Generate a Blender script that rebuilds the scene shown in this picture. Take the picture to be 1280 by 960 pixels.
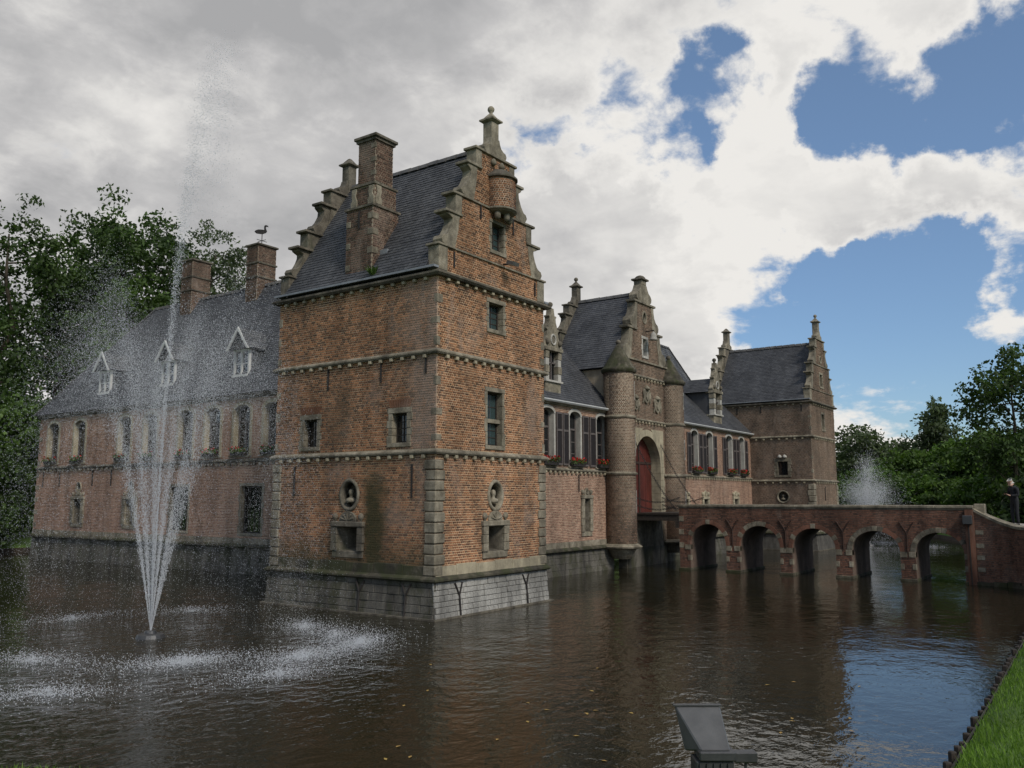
import bpy, bmesh, math, random
import numpy as np
from mathutils import Vector, Matrix
sc = bpy.context.scene
for o in list(bpy.data.objects): bpy.data.objects.remove(o)
R = math.radians
COL = sc.collection
# ------------------------------------------------------------------ camera
AZ, PITCH = R(35.3), math.atan(142/1065)
CAM = (-17.989, -15.290, 3.3)
cd = bpy.data.cameras.new('camera'); cam = bpy.data.objects.new('camera', cd); COL.objects.link(cam)
cam.location = CAM; cam.rotation_euler = (math.pi/2+PITCH, 0, AZ-math.pi/2)
cd.sensor_width = 36; cd.lens = 36*1065/1280; cd.clip_start = .1; cd.clip_end = 6000
sc.camera = cam
sc.view_settings.view_transform = 'Standard'; sc.view_settings.look = 'None'
sc.view_settings.exposure = 0.40; sc.view_settings.gamma = 1; sc.view_settings.use_curve_mapping = False
# ------------------------------------------------------------------ sun
SUN_EL, SUN_AZ = R(42), R(-112)            # azimuth of the direction towards the sun, measured from +X
sd = bpy.data.lights.new('sun', 'SUN'); sd.energy = 2.1; sd.angle = R(14); sd.color = (1, .94, .86)
so = bpy.data.objects.new('sun', sd); COL.objects.link(so)
sv = Vector((math.cos(SUN_EL)*math.cos(SUN_AZ), math.cos(SUN_EL)*math.sin(SUN_AZ), math.sin(SUN_EL)))
so.rotation_euler = (-sv).to_track_quat('-Z', 'Y').to_euler(); so.location = sv*200
# ------------------------------------------------------------------ world
def pxdir(px, py):                        # direction in the sky seen at a picture position
    f = Vector((math.cos(PITCH)*math.cos(AZ), math.cos(PITCH)*math.sin(AZ), math.sin(PITCH)))
    r = Vector((math.sin(AZ), -math.cos(AZ), 0)); u = r.cross(f)
    return (f + r*((px-640)/1065) - u*((py-480)/1065)).normalized()
class NT:
    def __init__(s, tree): s.t = tree; s.n = tree.nodes; s.l = tree.links
    def add(s, ty, **kw):
        n = s.n.new(ty)
        for k, v in kw.items(): setattr(n, k, v)
        return n
    def put(s, sock, v):
        if hasattr(v, 'is_output') or isinstance(v, bpy.types.NodeSocket): s.l.new(v, sock)
        else: sock.default_value = v
    def math(s, op, a, b=0., c=0., clamp=False):
        n = s.add('ShaderNodeMath', operation=op, use_clamp=clamp)
        s.put(n.inputs[0], a); s.put(n.inputs[1], b); s.put(n.inputs[2], c); return n.outputs[0]
    def vmath(s, op, a, b=(0, 0, 0), out=0):
        n = s.add('ShaderNodeVectorMath', operation=op); s.put(n.inputs[0], a)
        if op == 'SCALE': s.put(n.inputs[3], b)
        else: s.put(n.inputs[1], b)
        return n.outputs[out]
    def noise(s, vec, scale, detail=4, rough=.55, dist=0., col=False):
        n = s.add('ShaderNodeTexNoise'); s.put(n.inputs['Vector'], vec); n.inputs['Scale'].default_value = scale
        n.inputs['Detail'].default_value = detail; n.inputs['Roughness'].default_value = rough; n.inputs['Distortion'].default_value = dist
        return n.outputs[1 if col else 0]
    def mr(s, v, a, b, c=0., d=1., smooth=True):
        n = s.add('ShaderNodeMapRange', interpolation_type='SMOOTHSTEP' if smooth else 'LINEAR')
        for i, x in enumerate((v, a, b, c, d)): s.put(n.inputs[i], x)
        return n.outputs[0]
    def mix(s, f, a, b, bt='MIX'):
        n = s.add('ShaderNodeMix', data_type='RGBA', blend_type=bt)
        s.put(n.inputs[0], f); s.put(n.inputs[6], a); s.put(n.inputs[7], b); return n.outputs[2]
    def ramp(s, f, stops):
        n = s.add('ShaderNodeValToRGB'); e = n.color_ramp.elements
        while len(e) < len(stops): e.new(.5)
        for q, (p, c) in zip(e, stops): q.position = p; q.color = (*c, 1)
        s.put(n.inputs[0], f); return n.outputs[0]
    def mapping(s, vec, scale=(1, 1, 1), loc=(0, 0, 0)):
        n = s.add('ShaderNodeMapping'); s.put(n.inputs[0], vec); n.inputs[1].default_value = loc; n.inputs[3].default_value = scale; return n.outputs[0]
wd = bpy.data.worlds.new('World'); sc.world = wd; wd.use_nodes = True
wt = wd.node_tree; wt.nodes.clear(); W_ = NT(wt)
sky = W_.add('ShaderNodeTexSky', sky_type='NISHITA', sun_disc=False); sky.sun_elevation = SUN_EL; sky.sun_rotation = math.pi/2-SUN_AZ
sky.air_density = 1.0; sky.dust_density = .6; sky.ozone_density = 2.5
geo = W_.add('ShaderNodeTexCoord').outputs['Generated']
sep = W_.add('ShaderNodeSeparateXYZ'); W_.put(sep.inputs[0], geo)
zz = W_.math('MAXIMUM', W_.math('ADD', sep.outputs[2], .30), .1)
cmb = W_.add('ShaderNodeCombineXYZ'); W_.put(cmb.inputs[0], W_.math('DIVIDE', sep.outputs[0], zz)); W_.put(cmb.inputs[1], W_.math('DIVIDE', sep.outputs[1], zz))
cp = W_.mapping(cmb.outputs[0], loc=(3.1, 1.7, 0))
n1 = W_.noise(cp, 1.9, 9, .57, .25)
n2 = W_.noise(cp, 7.5, 8, .62, .2)
dens = W_.math('ADD', .5, W_.math('ADD', W_.math('MULTIPLY', W_.math('SUBTRACT', n1, .5), .8), W_.math('MULTIPLY', W_.math('SUBTRACT', n2, .5), .95)))
# banks of cloud and open patches, as directions on the sky: (x, y, half-size px, weight); edges broken up by noise
def warp(v, sc_, amp, det):
    return W_.vmath('SCALE', W_.vmath('SUBTRACT', W_.noise(v, sc_, det, .6, 0., True), (.5, .5, .5)), amp)
gw_ = W_.vmath('NORMALIZE', W_.vmath('ADD', geo, W_.vmath('ADD', warp(geo, 3.2, .14, 3), warp(W_.mapping(geo, loc=(4, 1, 2)), 9., .20, 7))))
def field(blobs, start):
    acc = start
    for x, y, h, w in blobs:
        d = pxdir(x, y); dp = W_.vmath('DOT_PRODUCT', gw_, tuple(d), out=1)
        acc = W_.math('ADD', acc, W_.mr(dp, math.cos(math.atan(h/1065)*1.3), 1., 0., w))
    return acc
bias = field([(150, 150, 640, .28), (600, 60, 380, .19), (820, 300, 180, .21), (950, 205, 60, .16), (1050, 250, 95, .24), (1160, 235, 80, .25), (1260, 235, 75, .24), (1000, 310, 80, .18), (860, 400, 80, .13), (720, 330, 120, .15),
         (1238, 383, 45, .34), (1080, 10, 130, .20), (1220, -5, 70, .16), (1100, 530, 80, .28), (900, 92, 55, -.27), (780, 150, 62, -.24), (665, 190, 55, -.22), (1140, 122, 95, -.26), (1260, 105, 100, -.27), (1040, 145, 60, -.22), (880, 165, 45, -.14), (865, 250, 30, -.10),
         (990, 390, 90, -.24), (1160, 335, 60, -.24), (1110, 430, 110, -.25), (1255, 465, 90, -.24), (1255, 318, 40, -.20), (960, 140, 45, .16), (1080, 365, 60, -.15), (80, 420, 300, .12), (750, 195, 55, -.16), (835, 190, 45, -.14), (935, 165, 45, -.14), (700, 150, 40, -.08)], -.008)
cov = W_.math('ADD', dens, bias)
mask = W_.mr(cov, .42, .67)
thick = W_.mr(cov, .60, .95)
n3 = W_.noise(W_.mapping(cp, loc=(7.3, 2.2, 0)), 2.2, 6, .5, .3)
n4 = W_.noise(cp, 6.5, 8, .6, .3)
lt = W_.math('ADD', W_.math('MULTIPLY', n3, .80), W_.math('MULTIPLY', n4, .50))
grey = field([(180, 130, 420, .30), (560, 60, 300, .16), (330, 250, 150, -.10), (120, 230, 90, -.14), (800, 330, 220, -.12), (1080, 230, 230, -.12), (1000, 40, 220, -.06), (1230, 385, 90, -.2), (1100, 530, 100, -.2), (650, 230, 120, -.1)], .0)
shade = W_.math('ADD', W_.math('ADD', W_.math('MULTIPLY', thick, .40), grey), W_.math('MULTIPLY', W_.math('SUBTRACT', .68, lt), 1.9), clamp=True)
ccol = W_.ramp(shade, [(0, (6.4, 6.25, 6.0)), (.3, (5.5, 5.4, 5.25)), (.65, (4.1, 4.05, 4.05)), (1, (3.0, 3.0, 3.05))])
skyc = W_.mix(.14, W_.vmath('MULTIPLY', sky.outputs[0], (.60, .70, .80)), (3.6, 5.0, 6.6, 1))
allc = W_.mix(mask, skyc, ccol)
bg = W_.add('ShaderNodeBackground'); W_.put(bg.inputs[0], allc); bg.inputs[1].default_value = .1
wo = W_.add('ShaderNodeOutputWorld'); wt.links.new(bg.outputs[0], wo.inputs[0])
# ------------------------------------------------------------------ materials
MATS = {}
def mat(name):
    m = bpy.data.materials.new(name); m.use_nodes = True; m.node_tree.nodes.clear(); n = NT(m.node_tree)
    b = n.add('ShaderNodeBsdfPrincipled'); o = n.add('ShaderNodeOutputMaterial'); n.l.new(b.outputs[0], o.inputs[0])
    MATS[name] = m; return m, n, b
def simple(name, cols, rough=.8, scale=6., bump=0., bscale=40., island=False, stain=.0, metal=0., spec=.4, streak=(1.3, 1.3, .35), mottle=.0, moss=None, coat=0.):
    """cols: 1-3 linear colours; noise or per-piece random picks among them, stain darkens in blotches"""
    m, n, b = mat(name)
    g = n.add('ShaderNodeNewGeometry'); pos = g.outputs['Position']
    if island: f = g.outputs['Random Per Island']
    else: f = n.mr(n.noise(pos, scale, 6, .6), .3, .7, smooth=False)
    k = len(cols); c = n.ramp(f, [(i/max(1, k-1), q) for i, q in enumerate(cols)]) if k > 1 else None
    if c is None:
        rg = n.add('ShaderNodeRGB'); rg.outputs[0].default_value = (*cols[0], 1); c = rg.outputs[0]
    if stain:
        s = n.noise(n.mapping(pos, streak), 1.0, 7, .62, .5)
        v = n.mr(s, .32, .66, 1-stain, 1+stain*.35)
        c = n.vmath('SCALE', c, v)
    if mottle:
        v = n.mr(n.noise(pos, 22, 5, .7), .3, .7, 1-mottle, 1+mottle); c = n.vmath('SCALE', c, v)
    if moss:
        s2 = n.noise(n.mapping(pos, (1, 1, .6), (5, 3, 1)), 1.4, 7, .65, .6)
        c = n.mix(n.mr(s2, moss[0], moss[0]+.16, 0, moss[1]), c, (*moss[2], 1))
    n.put(b.inputs['Base Color'], c); b.inputs['Roughness'].default_value = rough; b.inputs['Metallic'].default_value = metal
    b.inputs['Specular IOR Level'].default_value = spec
    if bump:
        bn = n.add('ShaderNodeBump'); bn.inputs['Strength'].default_value = bump; bn.inputs['Distance'].default_value = .02
        n.put(bn.inputs['Height'], n.noise(pos, bscale, 5, .65)); n.put(b.inputs['Normal'], bn.outputs[0])
    return m
DK = (.055, .028, .022)
simple('mortar', [(.45, .32, .215), (.55, .42, .30)], .95, 3, .3, 60, stain=.35)
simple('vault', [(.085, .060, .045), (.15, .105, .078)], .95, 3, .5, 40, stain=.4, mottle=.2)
simple('mortar_grey', [(.27, .22, .155), (.36, .30, .22)], .95, 3, .3, 60, stain=.3)
def weather(m, algae=False):
    n = NT(m.node_tree); b = [q for q in n.n if q.type == 'BSDF_PRINCIPLED'][0]
    src = b.inputs['Base Color'].links[0].from_socket; g = [q for q in n.n if q.type == 'NEW_GEOMETRY'][0].outputs['Position']
    s = n.noise(n.mapping(g, (.8, .8, .35), (2, 9, 4)), 1.1, 7, .6, .7); c = src
    f0 = n.mr(s, .53, .70, 0, .42)                                       # lime bloom
    if algae:
        sp = n.add('ShaderNodeSeparateXYZ'); n.put(sp.inputs[0], g); face = n.mr(sp.outputs[0], .16, .19, 1, 0)
        cb = n.math('MULTIPLY', n.mr(n.math('ADD', sp.outputs[1], n.math('MULTIPLY', n.noise(g, 1.3, 6, .6), 1.6)), 1.5, 2.6, .62, 0), n.math('MULTIPLY', face, n.mr(sp.outputs[2], 4.2, 5.0)))
        f0 = n.math('MAXIMUM', f0, n.math('MULTIPLY', cb, n.mr(s, .35, .6, .35, 1.)))
    c = n.mix(f0, c, (.30, .235, .19, 1))
    if algae:                                                            # green run below the oval niche, damp foot of the wall
        wob = n.math('ADD', sp.outputs[1], n.math('MULTIPLY', n.math('SUBTRACT', n.noise(g, 1.5, 5), .5), .9))
        a = n.mr(n.math('ABSOLUTE', n.math('SUBTRACT', wob, 2.5)), .12, .72, 1, 0)
        hgt = n.mr(n.math('ADD', sp.outputs[2], n.math('MULTIPLY', n.noise(g, 2.5, 5), .8)), 3.6, 5.3, 1, 0)
        low = n.mr(n.math('ADD', sp.outputs[2], n.math('MULTIPLY', n.noise(g, 1.2, 5), 1.4)), 1.9, 3.1, .8, 0)
        f = n.math('MULTIPLY', n.math('MAXIMUM', n.math('MULTIPLY', a, hgt), low), face)
        c = n.mix(n.math('MULTIPLY', f, .9), c, (.036, .036, .012, 1))
        wob2 = n.math('ABSOLUTE', n.math('SUBTRACT', n.math('ADD', sp.outputs[1], n.math('MULTIPLY', n.noise(g, .9, 4), 1.2)), 4.6))
        d2 = n.math('MULTIPLY', n.math('MULTIPLY', n.mr(wob2, .1, .9, .45, 0), face), n.math('MULTIPLY', n.mr(sp.outputs[2], 4.6, 5.2), n.mr(sp.outputs[2], 6.2, 7.3, 1, 0)))
        c = n.mix(d2, c, (.06, .05, .032, 1))
    n.put(b.inputs['Base Color'], c); return m
def brickmat(name, cols, stain=.35, algae=False, pale=None):
    return weather(simple(name, cols, .92, island=True, bump=.25, bscale=70, stain=stain, mottle=.12), algae)
weather(simple('mortar_tower', [(.48, .315, .18), (.59, .42, .265)], .95, 3, .3, 60, stain=.35), True)
brickmat('brick_tower', [(.072, .036, .022), (.145, .066, .034), (.25, .110, .051), (.33, .152, .072)], .34, True)
brickmat('brick_pink', [(.155, .085, .058), (.265, .145, .098), (.33, .20, .142)], .28)
brickmat('brick_brown', [(.075, .047, .032), (.145, .088, .058), (.205, .13, .088)], .35)
brickmat('brick_chimney', [(.045, .028, .020), (.095, .052, .035), (.14, .078, .052)], .3)
brickmat('brick_bridge', [(.07, .037, .025), (.155, .07, .042), (.21, .10, .062), (.12, .052, .033)], .45)
simple('stone', [(.115, .098, .068), (.19, .165, .118), (.27, .238, .178)], .9, 4, .5, 30, stain=.5, mottle=.18, moss=(.58, .5, (.08, .085, .045)))
simple('stone_pale', [(.30, .285, .25), (.42, .40, .35)], .85, 5, .25, 40, stain=.3, mottle=.08)
simple('stone_cream', [(.24, .205, .14), (.36, .315, .215)], .88, 4, .3, 40, stain=.35, mottle=.1)
simple('stone_dark', [(.055, .047, .034), (.11, .095, .070), (.165, .145, .11)], .92, 4, .5, 30, stain=.5, mottle=.2, moss=(.55, .6, (.05, .055, .028)))
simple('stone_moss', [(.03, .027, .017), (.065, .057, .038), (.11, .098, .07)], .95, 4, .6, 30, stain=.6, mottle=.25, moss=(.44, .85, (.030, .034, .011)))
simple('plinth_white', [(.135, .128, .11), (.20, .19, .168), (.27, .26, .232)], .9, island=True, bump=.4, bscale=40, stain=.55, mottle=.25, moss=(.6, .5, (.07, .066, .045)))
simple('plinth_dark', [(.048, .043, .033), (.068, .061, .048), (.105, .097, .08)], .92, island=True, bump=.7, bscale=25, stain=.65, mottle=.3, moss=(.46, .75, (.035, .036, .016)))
simple('plinth_joint', [(.055, .05, .042), (.10, .094, .08)], .95, 5, .3, 50, stain=.4)
simple('slate', [(.042, .043, .046), (.052, .053, .056), (.066, .067, .069)], .62, island=True, bump=.15, bscale=60, stain=.35, mottle=.12, spec=.5, moss=(.62, .45, (.085, .085, .07)))
simple('slate_old', [(.05, .052, .056), (.075, .077, .08), (.11, .11, .105)], .65, island=True, bump=.2, bscale=60, stain=.35, mottle=.15, moss=(.56, .5, (.13, .125, .10)))
simple('roof_base', [(.025, .026, .03)], .9)
simple('ridge_tile', [(.05, .05, .052), (.11, .105, .095)], .8, 3, .3, 30, stain=.3)
simple('lead', [(.13, .14, .15), (.22, .23, .24)], .5, 3, .1, 30)
simple('gutter_zinc', [(.42, .42, .41), (.55, .55, .53)], .5, 2, 0)
simple('white_timber', [(.42, .41, .38), (.56, .55, .52)], .6, 5, .1, 40)
simple('shutter_frame', [(.075, .062, .056), (.115, .098, .09)], .6, 6, .2, 40, mottle=.1)
simple('shutter_panel', [(.007, .005, .005), (.014, .010, .010)], .75, 6, .2, 40)
simple('dark_timber', [(.018, .014, .011), (.04, .03, .022)], .75, 8, .4, 30, mottle=.2)
simple('door_red', [(.065, .013, .009), (.105, .021, .014)], .5, 3, .25, 30, stain=.35, mottle=.1)
simple('iron', [(.012, .011, .010), (.028, .022, .018)], .7, 10, .2, 60)
simple('rust_iron', [(.02, .012, .009), (.05, .024, .015)], .85, 10, .2, 60)
simple('bark', [(.035, .028, .02), (.075, .06, .042)], .95, 5, .6, 20)
def glassmat(name, base, rough=.04, tint=None):
    m, n, b = mat(name); g = n.add('ShaderNodeNewGeometry').outputs['Position']
    b.inputs['Base Color'].default_value = (*base, 1); b.inputs['Roughness'].default_value = rough; b.inputs['Specular IOR Level'].default_value = .6
    bn = n.add('ShaderNodeBump'); bn.inputs['Strength'].default_value = .12; bn.inputs['Distance'].default_value = .02
    n.put(bn.inputs['Height'], n.noise(g, 5, 2)); n.put(b.inputs['Normal'], bn.outputs[0])
glassmat('pane_glass', (.008, .009, .010)); glassmat('leaded_glass', (.03, .05, .05), .08)
def leafmat(name, cols, trans=.25):
    m, n, b = mat(name); g = n.add('ShaderNodeNewGeometry')
    c = n.ramp(g.outputs['Random Per Island'], [(i/(len(cols)-1), q) for i, q in enumerate(cols)])
    v = n.mr(n.noise(g.outputs['Position'], .35, 4, .6), .3, .7, .65, 1.3); c = n.vmath('SCALE', c, v)
    n.put(b.inputs['Base Color'], c); b.inputs['Roughness'].default_value = .6; b.inputs['Specular IOR Level'].default_value = .25
    t = n.add('ShaderNodeBsdfTranslucent'); n.put(t.inputs[0], n.vmath('MULTIPLY', c, (1.3, 1.5, .6)))
    mx = n.add('ShaderNodeMixShader'); mx.inputs[0].default_value = trans; n.l.new(b.outputs[0], mx.inputs[1]); n.l.new(t.outputs[0], mx.inputs[2])
    o = [q for q in n.n if q.type == 'OUTPUT_MATERIAL'][0]; n.l.new(mx.outputs[0], o.inputs[0])
leafmat('leaf_dark', [(.024, .042, .013), (.042, .072, .02), (.068, .11, .03)], .3)
leafmat('leaf_mid', [(.036, .065, .015), (.06, .105, .022), (.095, .155, .035)], .3)
leafmat('leaf_grey', [(.04, .055, .028), (.065, .09, .042), (.10, .125, .065)], .3)
leafmat('leaf_bank', [(.03, .06, .01), (.055, .11, .016), (.09, .15, .026)])
leafmat('grass_blade', [(.075, .145, .016), (.105, .195, .024), (.15, .245, .04)], .3)
leafmat('petal_red', [(.20, .012, .008), (.34, .014, .012), (.45, .03, .03)], .03)
simple('turf', [(.055, .105, .015), (.08, .145, .022), (.105, .17, .034)], .95, 3, .6, 60, mottle=.2)
simple('soil', [(.03, .022, .015), (.055, .042, .03)], .95, 5, .6, 30)
simple('gravel', [(.20, .18, .15), (.30, .275, .23)], .95, 30, .5, 80, mottle=.15)
simple('flood_metal', [(.025, .025, .025), (.045, .045, .045)], .42, 6, .1, 50, mottle=.1, spec=.5)
simple('flood_top', [(.06, .06, .058), (.10, .098, .094)], .32, 3, .1, 50, stain=.25)
simple('cloth_black', [(.008, .008, .010), (.016, .016, .020)], .9, 20, .3, 60)
simple('skin', [(.42, .25, .18)], .55); simple('hair_white', [(.34, .32, .29), (.46, .44, .40)], .7, 40, .4, 90)
simple('shoe', [(.015, .013, .012)], .5); simple('sole_white', [(.6, .6, .58)], .6)
simple('floating_leaf', [(.35, .25, .06), (.25, .14, .04)], .7)
def dropmat():
    m, n, b = mat('water_drop'); b.inputs['Base Color'].default_value = (.86, .88, .9, 1); b.inputs['Roughness'].default_value = .12
    b.inputs['Specular IOR Level'].default_value = .6
    t = n.add('ShaderNodeBsdfTransparent'); tl = n.add('ShaderNodeBsdfTranslucent'); tl.inputs[0].default_value = (.9, .92, .94, 1)
    m1 = n.add('ShaderNodeMixShader'); m1.inputs[0].default_value = .4; n.l.new(b.outputs[0], m1.inputs[1]); n.l.new(tl.outputs[0], m1.inputs[2])
    m2 = n.add('ShaderNodeMixShader'); m2.inputs[0].default_value = .35; n.l.new(m1.outputs[0], m2.inputs[1]); n.l.new(t.outputs[0], m2.inputs[2])
    o = [q for q in n.n if q.type == 'OUTPUT_MATERIAL'][0]; n.l.new(m2.outputs[0], o.inputs[0])
dropmat()
def watermat():
    m, n, b = mat('moat_water'); g = n.add('ShaderNodeNewGeometry').outputs['Position']
    b.inputs['Base Color'].default_value = (.016, .014, .007, 1); b.inputs['Roughness'].default_value = .02; b.inputs['IOR'].default_value = 1.42
    b.inputs['Specular IOR Level'].default_value = .5
    w1 = n.noise(n.mapping(g, (1, 1, 1)), .9, 3, .5, .4)
    w2 = n.noise(n.mapping(g, (1.0, 1.25, 1)), 3.6, 3, .55, .5)
    w3 = n.noise(g, 11, 2, .5, .2)
    calm = n.mr(n.noise(g, .11, 3, .5), .38, .62, .45, 1.15)
    # rings of chop around the fountain
    dx = n.vmath('DISTANCE', g, (-5.9, 3.8, 0), out=1)
    chop = n.mr(dx, 4, 15, 2.3, 0)
    amp = n.math('ADD', calm, chop)
    h = n.math('ADD', n.math('MULTIPLY', w1, .042), n.math('ADD', n.math('MULTIPLY', w2, .021), n.math('MULTIPLY', w3, .0036)))
    h = n.math('MULTIPLY', h, amp)
    bn = n.add('ShaderNodeBump'); bn.inputs['Strength'].default_value = .72; bn.inputs['Distance'].default_value = 1.0
    n.put(bn.inputs['Height'], h); n.put(b.inputs['Normal'], bn.outputs[0])
watermat()
# ------------------------------------------------------------------ helpers
WL = {}                                   # world position of each object's origin
def props(o, label=None, cat=None, group=None, kind=None):
    if label: o['label'] = label
    if cat: o['category'] = cat
    if group: o['group'] = group
    if kind: o['kind'] = kind
    return o
def setpar(o, parent, loc):
    WL[o] = Vector(loc)
    if parent is not None:
        o.parent = parent; o.location = Vector(loc)-WL[parent]
    else: o.location = loc
def thing(name, loc, label, cat, group=None):
    o = bpy.data.objects.new(name, None); COL.objects.link(o); o.empty_display_size = .3
    WL[o] = Vector(loc); o.location = loc; return props(o, label, cat, group)
def put(name, mesh, parent, loc, rotz=0, **kw):
    o = bpy.data.objects.new(name, mesh); COL.objects.link(o); setpar(o, parent, loc); o.rotation_euler[2] = rotz
    return props(o, **kw)
def PX(x): return lambda u, v, n: (x-n, u, v)       # wall facing -X, u = Y
def PXr(x): return lambda u, v, n: (x+n, u, v)
def PY(y): return lambda u, v, n: (u, y-n, v)       # wall facing -Y, u = X
def PYr(y): return lambda u, v, n: (u, y+n, v)
def PC(cx, cy, r): return lambda u, v, n: (cx+(r+n)*math.cos(u/r), cy+(r+n)*math.sin(u/r), v)
class MB:
    def __init__(s): s.v = []; s.f = []
    def box(s, P, u0, u1, v0, v1, n0, n1, back=True):
        i = len(s.v)
        s.v += [P(u0, v0, n0), P(u1, v0, n0), P(u1, v1, n0), P(u0, v1, n0), P(u0, v0, n1), P(u1, v0, n1), P(u1, v1, n1), P(u0, v1, n1)]
        s.f += [(i+4, i+5, i+6, i+7), (i, i+1, i+5, i+4), (i+1, i+2, i+6, i+5), (i+2, i+3, i+7, i+6), (i+3, i, i+4, i+7)]
        if back: s.f.append((i+3, i+2, i+1, i))
        return s
    def wbox(s, x0, x1, y0, y1, z0, z1): return s.box(lambda u, v, n: (u, n, v), x0, x1, z0, z1, y0, y1)
    def prism(s, P, poly, n0, n1):
        i = len(s.v); k = len(poly)
        s.v += [P(a, b, n0) for a, b in poly]+[P(a, b, n1) for a, b in poly]
        s.f += [tuple(i+q for q in range(k)), tuple(i+k+q for q in reversed(range(k)))]
        s.f += [(i+q, i+(q+1) % k, i+k+(q+1) % k, i+k+q) for q in range(k)]
        return s
    def band(s, P, u0, u1, prof, m0=0, m1=0):       # profile (n, v) swept along u with mitred ends
        i = len(s.v); k = len(prof)
        s.v += [P(u0-m0*a, b, a) for a, b in prof]+[P(u1+m1*a, b, a) for a, b in prof]
        s.f += [tuple(i+q for q in range(k)), tuple(i+k+q for q in reversed(range(k)))]
        s.f += [(i+q, i+(q+1) % k, i+k+(q+1) % k, i+k+q) for q in range(k)]
        return s
    def lathe(s, prof, c, seg=16, sx=1, sy=1):
        i = len(s.v); k = len(prof)
        for r, z in prof:
            for q in range(seg):
                a = 2*math.pi*q/seg; s.v.append((c[0]+sx*r*math.cos(a), c[1]+sy*r*math.sin(a), c[2]+z))
        for p in range(k-1):
            for q in range(seg):
                a = i+p*seg+q; b = i+p*seg+(q+1) % seg; s.f.append((a, b, b+seg, a+seg))
        s.f += [tuple(i+q for q in reversed(range(seg))), tuple(i+(k-1)*seg+q for q in range(seg))]
        return s
    def tube(s, pts, rad, seg=6):
        pts = [Vector(p) for p in pts]; rad = rad if isinstance(rad, (list, tuple)) else [rad]*len(pts); i = len(s.v)
        ref = Vector((.31, .22, .93))
        for j, p in enumerate(pts):
            d = (pts[min(j+1, len(pts)-1)]-pts[max(j-1, 0)]).normalized()
            a = d.cross(ref)
            if a.length < .05: a = d.cross(Vector((1, 0, 0)))
            a.normalize(); b = d.cross(a)
            for q in range(seg):
                t = 2*math.pi*q/seg; s.v.append(tuple(p+(a*math.cos(t)+b*math.sin(t))*rad[j]))
        for j in range(len(pts)-1):
            for q in range(seg):
                a = i+j*seg+q; b = i+j*seg+(q+1) % seg; s.f.append((a, b, b+seg, a+seg))
        s.f += [tuple(i+q for q in reversed(range(seg))), tuple(i+(len(pts)-1)*seg+q for q in range(seg))]
        return s
    def mesh(s, name, m, org, smooth=False, recalc=True, bevel=0):
        me = bpy.data.meshes.new(name); ox, oy, oz = org
        me.from_pydata([(x-ox, y-oy, z-oz) for x, y, z in s.v], [], s.f)
        if recalc or bevel:
            bm = bmesh.new(); bm.from_mesh(me); bmesh.ops.recalc_face_normals(bm, faces=bm.faces)
            if bevel: bmesh.ops.bevel(bm, geom=bm.edges[:], offset=bevel, segments=1, affect='EDGES', profile=.6)
            bm.to_mesh(me); bm.free()
        me.materials.append(MATS[m])
        if smooth: me.polygons.foreach_set('use_smooth', [True]*len(me.polygons))
        return me
    def build(s, name, m, parent=None, smooth=False, recalc=True, bevel=0, **kw):
        a = np.array(s.v); lo, hi = a.min(0), a.max(0); org = ((lo[0]+hi[0])/2, (lo[1]+hi[1])/2, lo[2])
        return put(name, s.mesh(name, m, org, smooth, recalc, bevel), parent, org, **kw)
def part(name, m, parent, P, u0, u1, v0, v1, n0, n1, bevel=0, **kw):
    return MB().box(P, u0, u1, v0, v1, n0, n1).build(name, m, parent, bevel=bevel, **kw)
# --- wall regions: outline intervals minus holes at a height
def hole_at(h, z):
    t = h[0]
    if t == 'r': return (h[1], h[2]) if h[3] <= z <= h[4] else None
    if t == 'a':                                     # u0, u1, z0, spring, rise
        if z < h[3] or z > h[4]+h[5]: return None
        if z <= h[4]: return (h[1], h[2])
        c = (h[1]+h[2])/2; w = (h[2]-h[1])/2*math.sqrt(max(0, 1-((z-h[4])/h[5])**2)); return (c-w, c+w)
    if t == 'e':
        q = 1-((z-h[2])/h[4])**2
        if q <= 0: return None
        w = h[3]*math.sqrt(q); return (h[1]-w, h[1]+w)
def ivals(outline, holes, z):
    iv = list(outline(z))
    for h in holes:
        ab = hole_at(h, z)
        if not ab: continue
        out = []
        for a, b in iv:
            if ab[1] <= a or ab[0] >= b: out.append((a, b)); continue
            if ab[0] > a: out.append((a, ab[0]))
            if ab[1] < b: out.append((ab[1], b))
        iv = out
    return iv
def slab(P, outline, holes, z0, z1, t, mb=None, step=.07, inset=.004, n1=0.):
    mb = mb or MB(); n = max(1, round((z1-z0)/step)); st = (z1-z0)/n; cur = None; zs = z0
    for k in range(n+1):
        iv = [(a+inset, b-inset) for a, b in ivals(outline, holes, z0+(k+.5)*st)] if k < n else None
        if iv != cur:
            if cur:
                for a, b in cur:
                    if b > a: mb.box(P, a, b, zs, z0+k*st, -t, n1)
            cur = iv; zs = z0+k*st
    return mb
def bricks(P, outline, holes, z0, z1, rng, mb=None, course=.07, L=.19, joint=.026, proud=.015, over=0, bed=.027):
    mb = mb or MB(); k = 0; z = z0
    while z+course*.7 <= z1:
        top = min(z+course, z1)
        hd = k % 2; unit = L/2 if hd else L
        off = (L/4 if hd else (L/2 if k % 4 == 2 else 0))
        for a, b in ivals(outline, holes, z+course/2):
            a -= over; b += over
            j = math.floor((a-off)/unit)
            while off+j*unit < b:
                p, q = max(a, off+j*unit), min(b, off+(j+1)*unit); j += 1
                if q-p < .045: continue
                pr = proud+rng.uniform(-.005, .004); jz = rng.uniform(-.003, .003)
                mb.box(P, p+joint/2+rng.uniform(-.002, .002), q-joint/2, z+bed/2+jz, top-bed/2+jz, -.005, pr, back=False)
        z += course; k += 1
    return mb
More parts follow.
